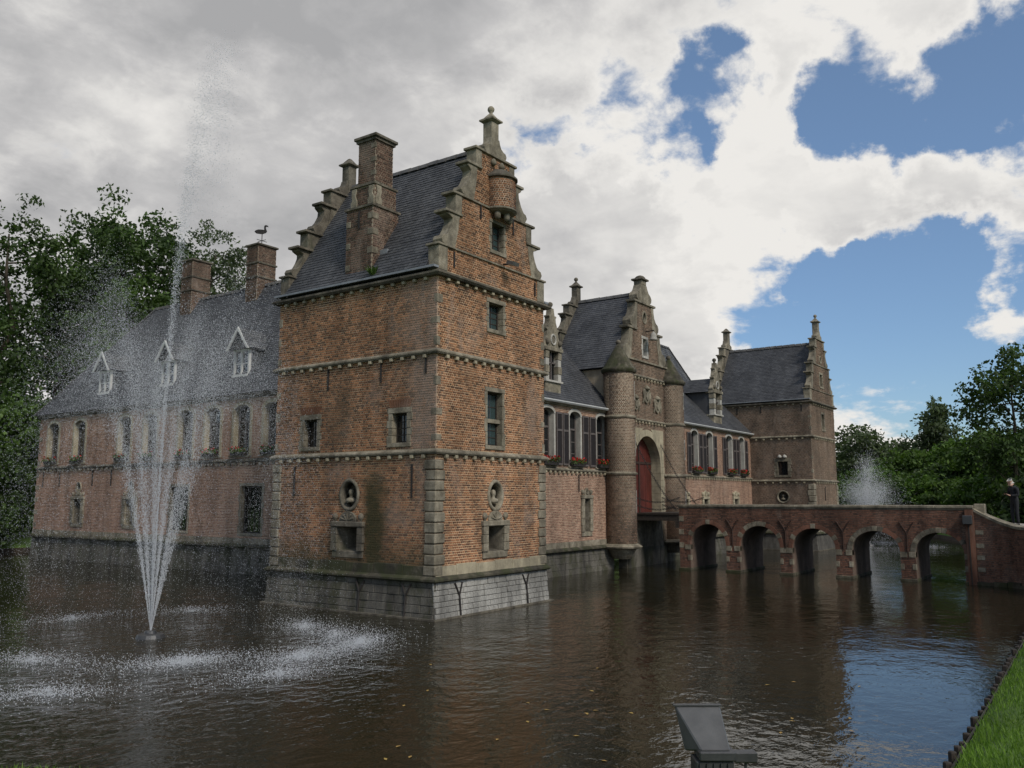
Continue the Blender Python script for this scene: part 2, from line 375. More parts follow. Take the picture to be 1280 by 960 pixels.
def wall(th, P, outline, holes, z0, z1, mb_mat, br_mat, rng, t=.45, over=.012, course=.07, L=.19):
    w = slab(P, outline, holes, z0, z1, t).build('wall', mb_mat, th)
    bricks(P, outline, holes, z0, z1, rng, over=0, course=course, L=L).build('brickwork', br_mat, w, recalc=False, kind='stuff')
    return w
def rect(a, b): return lambda z: [(a, b)]
# --- slates on a sloping quad: A,B eave left to right, C,D ridge right to left
def slates(parent, A, B, C, D, m, rng, row=.15, w=.2, lift=.022):
    A, B, C, D = map(Vector, (A, B, C, D)); n = (B-A).cross(D-A).normalized()
    if n.z < 0: n = -n
    H = max((D-A).length, (C-B).length); nr = max(1, round(H/row)); mb = MB()
    for r in range(nr):
        t0 = r/nr; t1 = min(1, (r+1.3)/nr)
        l0, l1 = A.lerp(D, t0), B.lerp(C, t0); u0, u1 = A.lerp(D, t1), B.lerp(C, t1)
        ln = (l1-l0).length
        if ln < .05: continue
        k = max(1, round(ln/w)); of = .5 if r % 2 else 0
        for q in range(-1, k):
            s0 = max(0, (q+of)/k); s1 = min(1, (q+1+of)/k)
            if s1-s0 < .15/k: continue
            e = .0; g = rng.uniform(0, .010); dz = rng.uniform(-.006, .006)
            up = n*(lift+g); lo = n*.008; sh = (A-D).normalized()*dz
            i = len(mb.v); gp = .003
            a, b, c, d = l0.lerp(l1, s0)+up+sh, l0.lerp(l1, s1)+up+sh, u0.lerp(u1, s1)+lo, u0.lerp(u1, s0)+lo
            h = (b-a); hl = h.length or 1; a = a+h*(gp/hl); b = b-h*(gp/hl); d = d+h*(gp/hl); c = c-h*(gp/hl)
            mb.v += [tuple(a), tuple(b), tuple(c), tuple(d), tuple(a-n*.016), tuple(b-n*.016)]
            mb.f += [(i, i+1, i+2, i+3), (i+4, i+5, i+1, i)]
    return mb.build('slates', m, parent, recalc=False, kind='stuff')
def ridge_tiles(parent, A, B, rng, m='ridge_tile', r=.09, L=.42):
    A, B = Vector(A), Vector(B); d = (B-A); n = max(1, round(d.length/L)); u = d.normalized(); s = Vector((-u.y, u.x, 0)).normalized()
    mb = MB(); prof = [(-1.5, -1.2), (-1, -.1), (-.5, .55), (0, .8), (.5, .55), (1, -.1), (1.5, -1.2)]
    for k in range(n):
        p, q = A+d*(k/n), A+d*((k+1)/n-.008); e = rng.uniform(-.006, .010); i = len(mb.v)
        for pt, sc_ in ((p, 1.08), (q, .98)):
            mb.v += [tuple(pt+s*(a*r*sc_)+Vector((0, 0, b*r*sc_+e))) for a, b in prof]
        mb.f += [(i+j, i+j+1, i+7+j+1, i+7+j) for j in range(6)]+[tuple(i+j for j in range(7)), tuple(i+13-j for j in range(7))]
    return mb.build('ridge_tiles', m, parent, recalc=False, kind='stuff')
# --- corbel rows, string courses
CORB = {}
def corbel_row(parent, P, u0, u1, v, step=.42, w=.12, h=.10, d=.11, m='stone_cream'):
    n = max(1, int((u1-u0)/step)); off = ((u1-u0)-(n-1)*step)/2
    key = (P(0, 0, 1)[0]-P(0, 0, 0)[0], P(0, 0, 1)[1]-P(0, 0, 0)[1], w, h, d, m)
    if key not in CORB:
        base = P(0, 0, 0); mb = MB(); mb.prism(P, [(-w/2, 0), (w/2, 0), (w/2, h), (-w/2, h)], -.02, d)
        CORB[key] = mb.mesh('corbel', m, base, bevel=.012)
    for k in range(n):
        put('corbel', CORB[key], parent, P(u0+off+k*step, v-h, 0))
SPROF = lambda z, p=.13, h=.16: [(-.05, z), (p*.7, z), (p, z+h*.3), (p, z+h*.55), (.02, z+h), (-.05, z+h)]
def string(th, P, u0, u1, z, p=.13, h=.16, m='stone', corb=True, m0=0, m1=0, step=.42, **kw):
    s = MB().band(P, u0, u1, SPROF(z, p, h), m0, m1).build('string_course', m, th)
    if corb: corbel_row(s, P, u0+.1, u1-.1, z-.002, step, **kw)
    return s
def anchor(th, P, u, z0, z1, w=.05): return part('wall_anchor', 'iron', th, P, u-w/2, u+w/2, z0, z1, .0, .045)
def y_anchor(th, P, u, z0, z1, w=.34, m='iron', n=.03):
    zm = z0+(z1-z0)*.62; mb = MB()
    mb.tube([P(u, z0, n), P(u, zm, n)], .028, 6); mb.tube([P(u, zm, n), P(u-w*.45, z1-.05, n), P(u-w*.55, z1, n)], .026, 6); mb.tube([P(u, zm, n), P(u+w*.45, z1-.05, n), P(u+w*.55, z1, n)], .026, 6)
    return mb.build('wall_anchor', m, th)
# --- windows
def quoin_jambs(win, P, u0, u1, z0, z1, w, n0, n1, rng, m, nb=4, name='jamb_stone', key=.09):
    for side in (0, 1):
        for k in range(nb):
            a, b = z0+(z1-z0)*k/nb+.004, z0+(z1-z0)*(k+1)/nb-.004; ww = w+(key if (k+side) % 2 else 0)
            if side == 0: part(name, m, win, P, u0-ww, u0, a, b, n0, n1+rng.uniform(0, .012), bevel=.01)
            else: part(name, m, win, P, u1, u1+ww, a, b, n0, n1+rng.uniform(0, .012), bevel=.01)
def glazing(win, P, u0, u1, z0, z1, n, cols, rows, m_pane='pane_glass', m_bar='dark_timber', bw=.02, arch=0.):
    """panes as pieces in a grid, bars between"""
    for i in range(cols):
        for j in range(rows):
            a, b = u0+(u1-u0)*i/cols+bw/2, u0+(u1-u0)*(i+1)/cols-bw/2; c, d = z0+(z1-z0)*j/rows+bw/2, z0+(z1-z0)*(j+1)/rows-bw/2
            part('pane', m_pane, win, P, a, b, c, d, n-.02, n)
    mb = MB()
    for i in range(1, cols): x = u0+(u1-u0)*i/cols; mb.box(P, x-bw/2-.003, x+bw/2+.003, z0, z1, n-.03, n+.018)
    for j in range(1, rows): y = z0+(z1-z0)*j/rows; mb.box(P, u0, u1, y-bw/2-.003, y+bw/2+.003, n-.03, n+.014)
    if mb.v: mb.build('glazing_bars', m_bar, win)
def window(th, P, u0, u1, z0, z1, rng, rec=.2, cols=2, rows=3, sw=.10, m_st='stone', m_fr='dark_timber', m_pane='leaded_glass', transom=0., lintel=.14, sill=.12, nb=4, holes=None, bw=.02, arch_brick=False, fr=.05):
    """rectangular window in a stone surround; u0..z1 is the clear opening"""
    if holes is not None: holes.append(('r', u0-sw+.01, u1+sw-.01, z0-sill+.01, z1+lintel-.01))
    mb = MB(); n = -rec
    for a, b, c, d in ((u0, u0+fr, z0, z1), (u1-fr, u1, z0, z1), (u0+fr, u1-fr, z0, z0+fr), (u0+fr, u1-fr, z1-fr, z1)): mb.box(P, a, b, c, d, n-.05, n+.03)
    win = mb.build('window', m_fr, th)
    if transom:
        part('transom', m_st, win, P, u0, u1, transom-.06, transom+.06, n-.06, n+.14)
        glazing(win, P, u0+fr, u1-fr, z0+fr, transom-.06, n, cols, max(1, rows), m_pane, bw=bw); glazing(win, P, u0+fr, u1-fr, transom+.06, z1-fr, n, cols, max(1, rows-1), m_pane, bw=bw)
    else: glazing(win, P, u0+fr, u1-fr, z0+fr, z1-fr, n, cols, rows, m_pane, bw=bw)
    quoin_jambs(win, P, u0, u1, z0, z1, sw, -.4, .016, rng, m_st, nb, key=.06)
    part('lintel', m_st, win, P, u0-sw-.03, u1+sw+.03, z1, z1+lintel, -.4, .03, bevel=.01)
    part('sill', m_st, win, P, u0-sw-.02, u1+sw+.02, z0-sill, z0, -.4, .05, bevel=.01)
    if arch_brick:
        k = 9
        for q in range(k):
            t = (q+.5)/k-.5; c = (u0+u1)/2; w = (u1-u0+.25)/k; zb = z1+lintel
            part('arch_brick', 'brick_tower', win, lambda u, v, n, c=c, t=t: (P(c+t*(1+ (v-zb)*1.0)*(u1-u0+.2)+u, v, n)), -w*.42, w*.42, zb+.01, zb+.25, -.02, .026)
    return win
def ell_ring(P, uc, zc, ru, rz, w, n0, n1, seg=28):
    mb = MB(); prof = [(1, n0), (1, n1*.7), (1+w*.35, n1), (1+w*.75, n1), (1+w, n1*.5), (1+w, n0)]
    k = len(prof)
    for q in range(seg):
        a = 2*math.pi*q/seg
        for s, n in prof: mb.v.append(P(uc+ru*s*math.cos(a), zc+rz*s*math.sin(a), n))
    for q in range(seg):
        for p in range(k):
            mb.f.append((q*k+p, q*k+(p+1) % k, ((q+1) % seg)*k+(p+1) % k, ((q+1) % seg)*k+p))
    return mb
def bust(parent, P, uc, zc, s, n, m='stone'):
    mb = MB(); c = P(uc, zc, n)
    prof = [(.02, -.30), (.20, -.28), (.24, -.20), (.20, -.12), (.09, -.07), (.075, -.02), (.085, .02), (.115, .08), (.12, .15), (.105, .22), (.06, .27), (.01, .285)]
    mb.lathe([(r*s, z*s) for r, z in prof], c, 14)
    return mb.build('bust', m, parent, smooth=True)
def oval_niche(th, P, uc, zc, ru, rz, holes, m='stone'):
    holes.append(('e', uc, zc, ru*1.15, rz*1.15))
    fr = ell_ring(P, uc, zc, ru, rz, .3, -.30, .07).build('niche', m, th, smooth=True)
    mb = MB(); seg = 20; mb.v.append(P(uc, zc, -.34))
    for q in range(seg): a = 2*math.pi*q/seg; mb.v.append(P(uc+ru*1.05*math.cos(a), zc+rz*1.05*math.sin(a), -.28))
    mb.f = [(0, q+1, (q+1) % seg+1) for q in range(seg)]
    mb.build('niche_back', 'stone_dark', fr, recalc=False)
    bust(fr, P, uc+.02, zc-.02, rz*1.9, -.08)
def embrasure(th, P, uc, u_half, z0, z1, holes, rng, m='stone', slit=True, pediment=True, nb=3, jw=.24, depth=.6, sc_=1.):
    """gun-port: splayed recess, rusticated jambs, lintel, carved crest with two balls"""
    holes.append(('r', uc-u_half-jw*.8, uc+u_half+jw*.8, z0-.1, z1+.1))
    e = MB(); u0, u1 = uc-u_half, uc+u_half; si = u_half*.55; zi0, zi1 = z0+.10, z1-.12*(z1-z0)
    v = [P(u0, z0, 0), P(u1, z0, 0), P(u1, z1, 0), P(u0, z1, 0), P(uc-si, zi0, -depth), P(uc+si, zi0, -depth), P(uc+si, zi1, -depth), P(uc-si, zi1, -depth)]
    e.v = v; e.f = [(0, 1, 5, 4), (1, 2, 6, 5), (2, 3, 7, 6), (3, 0, 4, 7)]
    root = e.build('embrasure', 'stone_dark', th, recalc=False)
    part('recess_back', 'stone_dark', root, P, uc-si, uc+si, zi0, zi1, -depth-.06, -depth)
    part('slit', 'iron', root, P, uc-si*.3, uc+si*.3, zi0+.04, zi1-.16, -depth-.03, -depth+.012)
    quoin_jambs(root, P, u0, u1, z0, z1, jw, -.3, .09, rng, m, nb, 'rusticated_block', key=0.02)
    part('sill', m, root, P, u0-jw*.9, u1+jw*.9, z0-.2, z0-.002, -.3, .06, bevel=.015)
    part('lintel', m, root, P, u0-jw*1.1, u1+jw*1.1, z1+.002, z1+.16, -.3, .12, bevel=.02)
    if pediment:
        k = 10; poly = [(uc-u_half*.85, z1+.16)]+[(uc+u_half*.85*math.cos(math.pi*(1-q/k)), z1+.2+.26*sc_*math.sin(math.pi*q/k)) for q in range(k+1)]+[(uc+u_half*.85, z1+.16)]
        cr = MB().prism(P, poly, -.05, .07).build('crest', m, root, bevel=.015)
        for q in range(5):
            a = math.pi*(q+.5)/5; MB().tube([P(uc, z1+.19, .07), P(uc+u_half*.66*math.cos(a), z1+.2+.2*sc_*math.sin(a), .085)], [.03, .022], 5).build('crest_rib', m, root)
        for s in (-1, 1):
            b = P(uc+s*(u_half+jw*.5), z1+.165, .03); r = .095*sc_
            MB().lathe([(r*.5, 0), (r*.35, .03), (r*.8, .06), (r, .06+r*.8), (r*.8, .06+r*1.5), (.01, .06+r*1.9)], b, 10).build('ball_finial', m, root, smooth=True)
    return root
def quoins(th, cx, cy, sx, sy, z0, z1, n, rng, w=.36, proud=.05, m='stone', alt=.1):
    """rusticated corner stones wrapping a corner; sx, sy point into the building"""
    for k in range(n):
        a, b = z0+(z1-z0)*k/n+.008, z0+(z1-z0)*(k+1)/n-.008
        wx = w+(alt if k % 2 else 0)*.5+rng.uniform(-.02, .02); wy = w+(0 if k % 2 else alt)*.5+rng.uniform(-.02, .02); p = proud+rng.uniform(-.008, .01)
        x = sorted((cx-sx*p, cx+sx*wx)); y = sorted((cy-sy*p, cy+sy*wy))
        MB().wbox(x[0], x[1], y[0], y[1], a, b).build('quoin', m, th, bevel=.028)
# ------------------------------------------------------------------ stepped and scrolled gable
G_BLOCK = [(2.35, 0), (2.75, 0), (2.75, .72), (2.35, .72)]
G_SCROLL1 = [(2.0, .79), (2.45, .79), (2.57, .82), (2.63, .93), (2.57, 1.05), (2.44, 1.08), (2.33, 1.15), (2.21, 1.35), (2.13, 1.55), (2.13, 1.66), (2.33, 1.74), (2.35, 1.8), (1.8, 1.8), (1.85, 1.4)]
G_CAP2 = [(1.7, 1.8), (2.48, 1.8), (2.48, 1.88), (1.7, 1.88)]
G_BLOCK2 = [(1.7, 1.88), (2.0, 1.88), (2.0, 2.44), (1.7, 2.44)]
G_CAP3 = [(1.2, 2.44), (2.16, 2.44), (2.16, 2.52), (1.2, 2.52)]
G_SCROLL2 = [(1.12, 2.52), (1.52, 2.52), (1.67, 2.56), (1.75, 2.68), (1.68, 2.8), (1.55, 2.84), (1.41, 3.0), (1.28, 3.25), (1.26, 3.42), (1.41, 3.52), (1.42, 3.6), (.95, 3.6), (1.0, 3.1)]
G_CAP4 = [(.75, 3.6), (1.5, 3.6), (1.5, 3.69), (.75, 3.69)]
G_BLOCK4 = [(.74, 3.69), (1.02, 3.69), (1.02, 4.2), (.74, 4.2)]
G_FOOT = [(.0, 4.285), (.44, 4.285), (.56, 4.33), (.60, 4.43), (.54, 4.53), (.42, 4.56), (.31, 4.62), (.24, 4.74), (.2, 4.88), (.0, 4.88)]
def g_outline(c, sx, z0, sz):
    def f(z):
        h = (z-z0)/sz
        for a, b, w0, w1 in ((0, .75, 2.37, 2.37), (.75, 1.8, 2.06, 1.86), (1.8, 2.47, 1.74, 1.74), (2.47, 3.63, 1.2, .98), (3.63, 4.22, .76, .76)):
            if a <= h < b:
                w = (w0+(w1-w0)*(h-a)/(b-a))*sx; return [(c-w, c+w)]
        return []
    return f
def gable(th, P, c, z0, sx, sz, holes, rng, m_mortar, m_brick, m_st='stone', t=.36, brick=True, finial='ball', lines=True):
    T = lambda poly, s: [(c+s*d*sx, z0+h*sz) for d, h in poly]
    ol = g_outline(c, sx, z0, sz)
    w = slab(P, ol, holes, z0, z0+4.2*sz, t, n1=0).build('gable', m_mortar, th)
    if brick: bricks(P, ol, holes, z0+.02, z0+4.2*sz, rng).build('brickwork', m_brick, w, recalc=False, kind='stuff')
    for s in (-1, 1):
        for nm, poly, n0, n1 in (('kneeler', G_BLOCK, -t-.02, .035), ('scroll_stone', G_SCROLL1, -t+.03, .03), ('coping_stone', G_CAP2, -t-.07, .075), ('step_stone', G_BLOCK2, -t-.01, .035),
                                 ('coping_stone', G_CAP3, -t-.07, .075), ('scroll_stone', G_SCROLL2, -t+.03, .03), ('coping_stone', G_CAP4, -t-.07, .075), ('step_stone', G_BLOCK4, -t-.01, .035)):
            MB().prism(P, T(poly, s), n0, n1).build(nm, m_st, w, bevel=.012)
        part('coping_stone', m_st, w, P, *sorted((c+s*2.02*sx, c+s*2.82*sx)), z0+.72*sz, z0+.785*sz, -t-.07, .075, bevel=.01)
        MB().prism(P, T(G_FOOT, s), -t+.04, .02).build('scroll_stone', m_st, w, bevel=.012)
    if lines:
        part('coping_stone', m_st, w, P, c-2.015*sx, c+2.015*sx, z0+.725*sz, z0+.78*sz, -.05, .055)
        part('coping_stone', m_st, w, P, c-1.195*sx, c+1.195*sx, z0+2.45*sz, z0+2.51*sz, -.05, .055)
    part('coping_stone', m_st, w, P, c-1.1*sx, c+1.1*sx, z0+4.2*sz, z0+4.28*sz, -t-.07, .08, bevel=.01)
    hw = .185*sx; zt = z0+5.42*sz
    pin = part('pinnacle', m_st, w, P, c-hw, c+hw, z0+4.283*sz, zt, -t*.5-hw, -t*.5+hw, bevel=.02)
    cc = P(c, zt, -t*.5)
    mb = MB(); mb.lathe([(hw*1.42, 0), (hw*2.1, .05), (hw*2.1, .10), (hw*1.3, .17), (hw*.7, .28), (hw*.35, .34)], (cc[0], cc[1], cc[2]+.002), 4)
    a = MB()
    for v in mb.v:
        dx, dy = v[0]-cc[0], v[1]-cc[1]; a.v.append((cc[0]+(dx-dy)*.7071, cc[1]+(dx+dy)*.7071, v[2]))
    a.f = mb.f; a.build('pinnacle_cap', m_st, w)
    if finial == 'ball': MB().lathe([(.05, 0), (.06, .02), (.04, .04), (.09, .08), (.115, .14), (.105, .20), (.06, .25), (.01, .27)], (cc[0], cc[1], cc[2]+.33), 12).build('finial', m_st, w, smooth=True)
    return w
# ------------------------------------------------------------------ corner towers
def tower(label, x0, x1, y0, y1, eave, strings, rng, m_brick, m_mortar, near, ridge, shx):
    th = thing('corner_tower', ((x0+x1)/2, (y0+y1)/2, 0), label, 'tower')
    xc = (x0+x1)/2; F, L = PY(y0), PX(x0); fh, lh, gh = [], [], []
    gs = (x1-x0)/5.5; gz = eave+.06
    if near:
        for a, b, c, d, kw in ((2.58, 3.32, 8.45, 9.28, dict(cols=2, rows=4)), (2.52, 3.28, 4.86, 6.5, dict(cols=2, rows=3, transom=5.62))):
            window(th, F, a, b, c, d, rng, holes=fh, rec=.22, m_pane='leaded_glass', **kw)
        oval_niche(th, F, 2.92, 3.36, .30, .37, fh); embrasure(th, F, 2.9, .40, 1.72, 2.46, fh, rng)
        for a, b in ((5.0, 5.6), (1.24, 1.8)): window(th, L, a, b, 4.86, 5.72, rng, holes=lh, rec=.2, cols=2, rows=4, sw=.16, arch_brick=True, m_pane='pane_glass', lintel=.16)
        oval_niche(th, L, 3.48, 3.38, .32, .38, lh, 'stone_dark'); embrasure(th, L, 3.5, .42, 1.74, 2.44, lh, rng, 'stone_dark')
        for u, a, b in ((4.54, 6.6, 7.28), (2.28, 6.66, 7.28), (.53, 6.8, 7.3), (5.95, 3.35, 4.28), (1.0, 3.28, 4.24)): anchor(th, L, u, a, b)
        window(th, F, 2.72, 3.34, 10.98, 11.86, rng, holes=gh, rec=.2, cols=2, rows=4, m_pane='leaded_glass', lintel=.1)
        for u, a, b in ((2.12, 11.8, 12.3), (3.85, 11.75, 12.25), (.85, 9.98, 10.45), (5.1, 9.95, 10.42)): anchor(th, F, u, a, b)
    else:
        window(th, L, 1.98, 2.62, 4.72, 5.6, rng, holes=lh, rec=.18, cols=1, rows=1, sw=.2, m_pane='pane_glass', lintel=.22)
        for k in range(2): MB().lathe([(.12, 0), (.16, .05), (.12, .14), (.02, .22)], L(2.15+k*.32, 5.83, .03), 8).build('carved_head', 'stone_pale', th, smooth=True)
        oval_niche(th, L, 2.35, 3.35, .32, .32, lh, 'stone')
        window(th, F, xc-.3, xc+.3, 7.75, 8.75, rng, holes=fh, rec=.2, cols=1, rows=1, m_pane='pane_glass')
        window(th, F, xc-.3, xc+.3, 10.6, 11.4, rng, holes=gh, rec=.2, cols=1, rows=1, m_pane='pane_glass')
        fh.append(('e', xc, 12.4, .16, .2)); gh.append(('e', xc, 12.4, .16, .2)); ell_ring(F, xc, 12.4, .15, .19, .5, -.1, .05).build('oculus', 'stone', th)
        part('oculus_back', 'iron', th, F, xc-.2, xc+.2, 12.15, 12.65, -.2, -.12)
        for u in (.95, 3.6, 5.2): anchor(th, L, u, eave-.65, eave-.25, .07)
        MB().tube([F(xc-.35, 3.1, .04), F(xc-.35, 3.9, .04), F(xc-.2, 4.0, .04)], .03, 6).build('wall_anchor', 'iron', th)
    wf = wall(th, F, rect(x0, x1), fh, 1.1, eave, m_mortar, m_brick, rng)
    wl = wall(th, L, rect(y0, y1), lh, 1.1, eave, m_mortar, m_brick, rng)
    wall(th, PXr(x1), rect(y0, y1), [], 1.1, eave, m_mortar, m_brick, rng) if near else slab(PXr(x1), rect(y0, y1), [], 1.1, eave, .45).build('wall', m_mortar, th)
    wb = wall(th, PYr(y1), rect(x0, x1), [], 1.1, eave, m_mortar, m_brick, rng) if near else slab(PYr(y1), rect(x0, x1), [], 1.1, eave, .45).build('wall', m_mortar, th)
    # string courses round the tower, corbels below
    for z in strings+[eave-.14]:
        top = z > eave-.5; pr = .2 if top else .13; hh = .2 if top else .16
        prof = SPROF(z, pr, hh); sp = MB()
        for P, a, b in ((F, x0, x1), (L, y0, y1), (PXr(x1), y0, y1), (PYr(y1), x0, x1)): sp.band(P, a, b, prof, 1, 1)
        s = sp.build('cornice' if top else 'string_course', 'stone_dark' if top else 'stone', th)
        for P, a, b in ((F, x0, x1), (L, y0, y1)): corbel_row(s, P, a+.12, b-.12, z-.002, .43 if near else .5)
    # stone skirt above the plinth
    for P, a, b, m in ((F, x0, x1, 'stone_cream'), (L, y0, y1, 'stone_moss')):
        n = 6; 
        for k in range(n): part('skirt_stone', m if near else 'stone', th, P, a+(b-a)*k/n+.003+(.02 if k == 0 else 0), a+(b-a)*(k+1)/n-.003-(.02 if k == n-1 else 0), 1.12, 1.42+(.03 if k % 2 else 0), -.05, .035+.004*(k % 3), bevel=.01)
    # quoins
    lowt = strings[0]-.14
    nq = 11 if near else 8
    for cx, cy, sx, sy in ((x0, y0, 1, 1), (x0, y1, 1, -1), (x1, y0, -1, 1)): quoins(th, cx, cy, sx, sy, 1.16, lowt, nq, rng, w=.33, m='stone_moss' if (cy == y1 and not near) else 'stone')
    zl = strings+[eave-.14]
    for a, b in zip(zl[:-1], zl[1:]):
        k = 3 if near else 2
        for cx, cy, sx, sy in ((x0, y0, 1, 1), (x0, y1, 1, -1), (x1, y0, -1, 1)):
            for q in range(k):
                zz_ = a+.2+(b-a-.5)*(q+rng.uniform(.05, .35))/k; h = rng.uniform(.16, .30); w = rng.uniform(.10, .26); w2 = rng.uniform(.10, .26)
                x = sorted((cx-sx*.019, cx+sx*w)); y = sorted((cy-sy*.019, cy+sy*w2))
                MB().wbox(x[0], x[1], y[0], y[1], zz_, zz_+h).build('quoin', 'stone', th, bevel=.012)
    # plinth: sloping faces of coursed blocks
    bt = .16
    PB = {'F': lambda u, v, n: (u, y0-bt*(1.0-v)/1.6-n-.02, v), 'L': lambda u, v, n: (x0-bt*(1.0-v)/1.6-n-.02, u, v), 'R': lambda u, v, n: (x1+bt*(1.0-v)/1.6+n+.02, u, v), 'B': lambda u, v, n: (u, y1+bt*(1.0-v)/1.6+n+.02, v)}
    co = MB(); zb = -.6; e = bt*(1.0-zb)/1.6+.02; q = .02
    co.v = [(x0-e, y0-e, zb), (x1+e, y0-e, zb), (x1+e, y1+e, zb), (x0-e, y1+e, zb), (x0-q, y0-q, 1.0), (x1+q, y0-q, 1.0), (x1+q, y1+q, 1.0), (x0-q, y1+q, 1.0)]
    co.f = [(0, 1, 5, 4), (1, 2, 6, 5), (2, 3, 7, 6), (3, 0, 4, 7), (4, 5, 6, 7), (3, 2, 1, 0)]
    pl = co.build('plinth', 'plinth_joint', th)
    def blocks(P, a, b, m, cs, Ls):
        z = -.3; k = 0
        while z < .99:
            zt = min(z+cs*rng.uniform(.92, 1.08), 1.0); u = a-rng.uniform(0, Ls)
            if zt > .93: zt = 1.0
            while u < b:
                ln = Ls*rng.uniform(.7, 1.3); p, r_ = max(a, u), min(b, u+ln); u += ln
                if r_-p > .06: part('plinth_block', m, pl, P, p+.006, r_-.006, z+.006, zt-.006, -.03, .022+rng.uniform(-.008, .012), bevel=.012)
            z = zt; k += 1
    if near:
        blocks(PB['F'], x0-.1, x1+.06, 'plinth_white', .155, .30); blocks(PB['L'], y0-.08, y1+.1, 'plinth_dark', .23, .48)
        for u in (1.12, 4.45): y_anchor(th, PB['F'], u, .02, .93, .3, n=.05)
        for u in (2.9, 1.1): y_anchor(th, PB['L'], u, .02, .93, .3, n=.05)
    lp = MB(); prof = [(-.06, .99), (.10, .99), (.16, 1.03), (.16, 1.08), (.03, 1.16), (-.06, 1.16)]
    for P, a, b in ((F, x0, x1), (L, y0, y1), (PXr(x1), y0, y1), (PYr(y1), x0, x1)): lp.band(P, a, b, prof, 1, 1)
    lp.build('ledge', 'stone_moss', th)
    ft = MB(); ft.wbox(x0-.22, x1+.22, y0-.22, y1+.22, -.6, .045); ft.build('footing', 'stone_dark', th)
    # gables and roof
    gable(th, F, xc, gz, gs, 1., gh, rng, m_mortar, m_brick); gable(th, PYr(y1), xc, gz, gs, 1., [], rng, 'stone_dark', m_brick, 'stone_dark' if near else 'stone', brick=near, finial='none')
    ya, yb = y0+.34, y1-.34; ez = gz+.0; ov = .18
    rf = MB(); rf.v = [(x0-ov+.02, ya, ez), (x0-ov+.02, yb, ez), (xc, yb, ridge), (xc, ya, ridge), (x1+ov-.02, ya, ez), (x1+ov-.02, yb, ez)]
    rf.f = [(0, 1, 2, 3), (4, 3, 2, 5), (0, 3, 4), (1, 5, 2), (0, 4, 5, 1)]; ro = rf.build('roof', 'roof_base', th)
    slates(ro, (x0-ov, yb, ez+.01), (x0-ov, ya, ez+.01), (xc, ya, ridge), (xc, yb, ridge), 'slate', rng, row=.13)
    slates(ro, (x1+ov, ya, ez+.01), (x1+ov, yb, ez+.01), (xc, yb, ridge), (xc, ya, ridge), 'slate', rng, row=.3, w=.4)
    ridge_tiles(ro, (xc, ya, ridge+.04), (xc, yb, ridge+.04), rng)
    part('gutter', 'lead', th, L, y0-.05, y1+.05, eave+.075, eave+.14, .02, .24); part('gutter', 'lead', th, PXr(x1), y0-.05, y1+.05, eave+.075, eave+.14, .02, .24)
    return th
rng = random.Random(4)
TW = tower('tall brick corner tower with stepped gable, tall chimney and green algae stain, rising from water', .15, 5.65, .15, 6.95, 9.74, [4.5, 7.34], rng, 'brick_tower', 'mortar_tower', True, 14.42, 0)
TF = tower('brown brick tower with slate roof behind the far wing, beyond the arched bridge', 37., 42.5, .4, 7., 9.45, [4.3, 7.1], random.Random(8), 'brick_brown', 'mortar_grey', False, 13.55, 0)
# tower chimney over the left eave
rc = random.Random(11)
def chimney_box(th, x0, x1, y0, y1, z0, z1, m_b, m_m, rg, name='chimney', nb=5):
    c = MB().wbox(x0, x1, y0, y1, z0, z1).build(name, m_m, th)
    b = MB(); a = rect
    for P, p, q in ((PX(x0), y0, y1), (PY(y0), x0, x1), (PXr(x1), y0, y1)): bricks(P, rect(p, q), [], z0, z1, rg, mb=b, joint=.02, bed=.022)
    b.build('brickwork', m_b, c, recalc=False, kind='stuff')
    return c
c1 = chimney_box(TW, .22, 1.35, 2.86, 4.0, 9.86, 12.25, 'brick_chimney', 'mortar_grey', rc)
c2 = chimney_box(TW, .30, 1.25, 2.88, 3.86, 12.32, 12.98, 'brick_chimney', 'mortar_grey', rc)
c3 = chimney_box(TW, .34, 1.12, 2.92, 3.66, 13.05, 14.45, 'brick_chimney', 'mortar_grey', rc)
MB().wbox(.16, 1.41, 2.80, 4.06, 12.25, 12.32).build('chimney_band', 'stone_dark', c1); MB().wbox(.24, 1.3, 2.83, 3.92, 12.98, 13.05).build('chimney_band', 'stone_dark', c2)
MB().wbox(.28, 1.18, 2.86, 3.72, 14.45, 14.53).build('chimney_cap', 'stone_dark', c3); MB().wbox(.22, 1.24, 2.80, 3.78, 14.532, 14.63).build('chimney_cap', 'stone_dark', c3, bevel=.015); MB().wbox(.32, 1.14, 2.9, 3.68, 14.632, 14.68).build('chimney_cap', 'iron', c3)
anchor(TW, PX(.22), 3.42, 11.6, 12.15)
for P, u in ((PX(.22), 2.96), (PX(.22), 3.9)):
    for z in ((10.1, 10.75, 11.35, 11.85) if u < 3 else (10.3, 11.0, 11.7)): part('quoin', 'stone', c1, P, u-.1, u+.1, z, z+.2, -.05, .024, bevel=.01)
for z in (10.1, 10.75, 11.35, 11.85): part('quoin', 'stone', c1, PY(2.86), .2, .46, z, z+.2, -.05, .024, bevel=.01)
for P, u in ((PX(.30), 3.0), (PX(.30), 3.74), (PY(2.88), .45)):      # scrolled shoulder stones
    MB().prism(P, [(u-.13, 12.34), (u+.13, 12.34), (u+.15, 12.5), (u+.08, 12.6), (u+.12, 12.75), (u+.1, 12.95), (u-.12, 12.95), (u-.06, 12.7), (u-.13, 12.55)], -.03, .05).build('scroll_stone', 'stone', c2, bevel=.012)
for z in (13.3, 13.75, 14.2): part('quoin', 'stone', c3, PX(.34), 2.9, 3.1, z, z+.16, -.05, .022, bevel=.008)
MB().wbox(.55, 1.7, 2.55, 2.85, 9.9, 10.9).build('chimney_flashing', 'lead', c1)
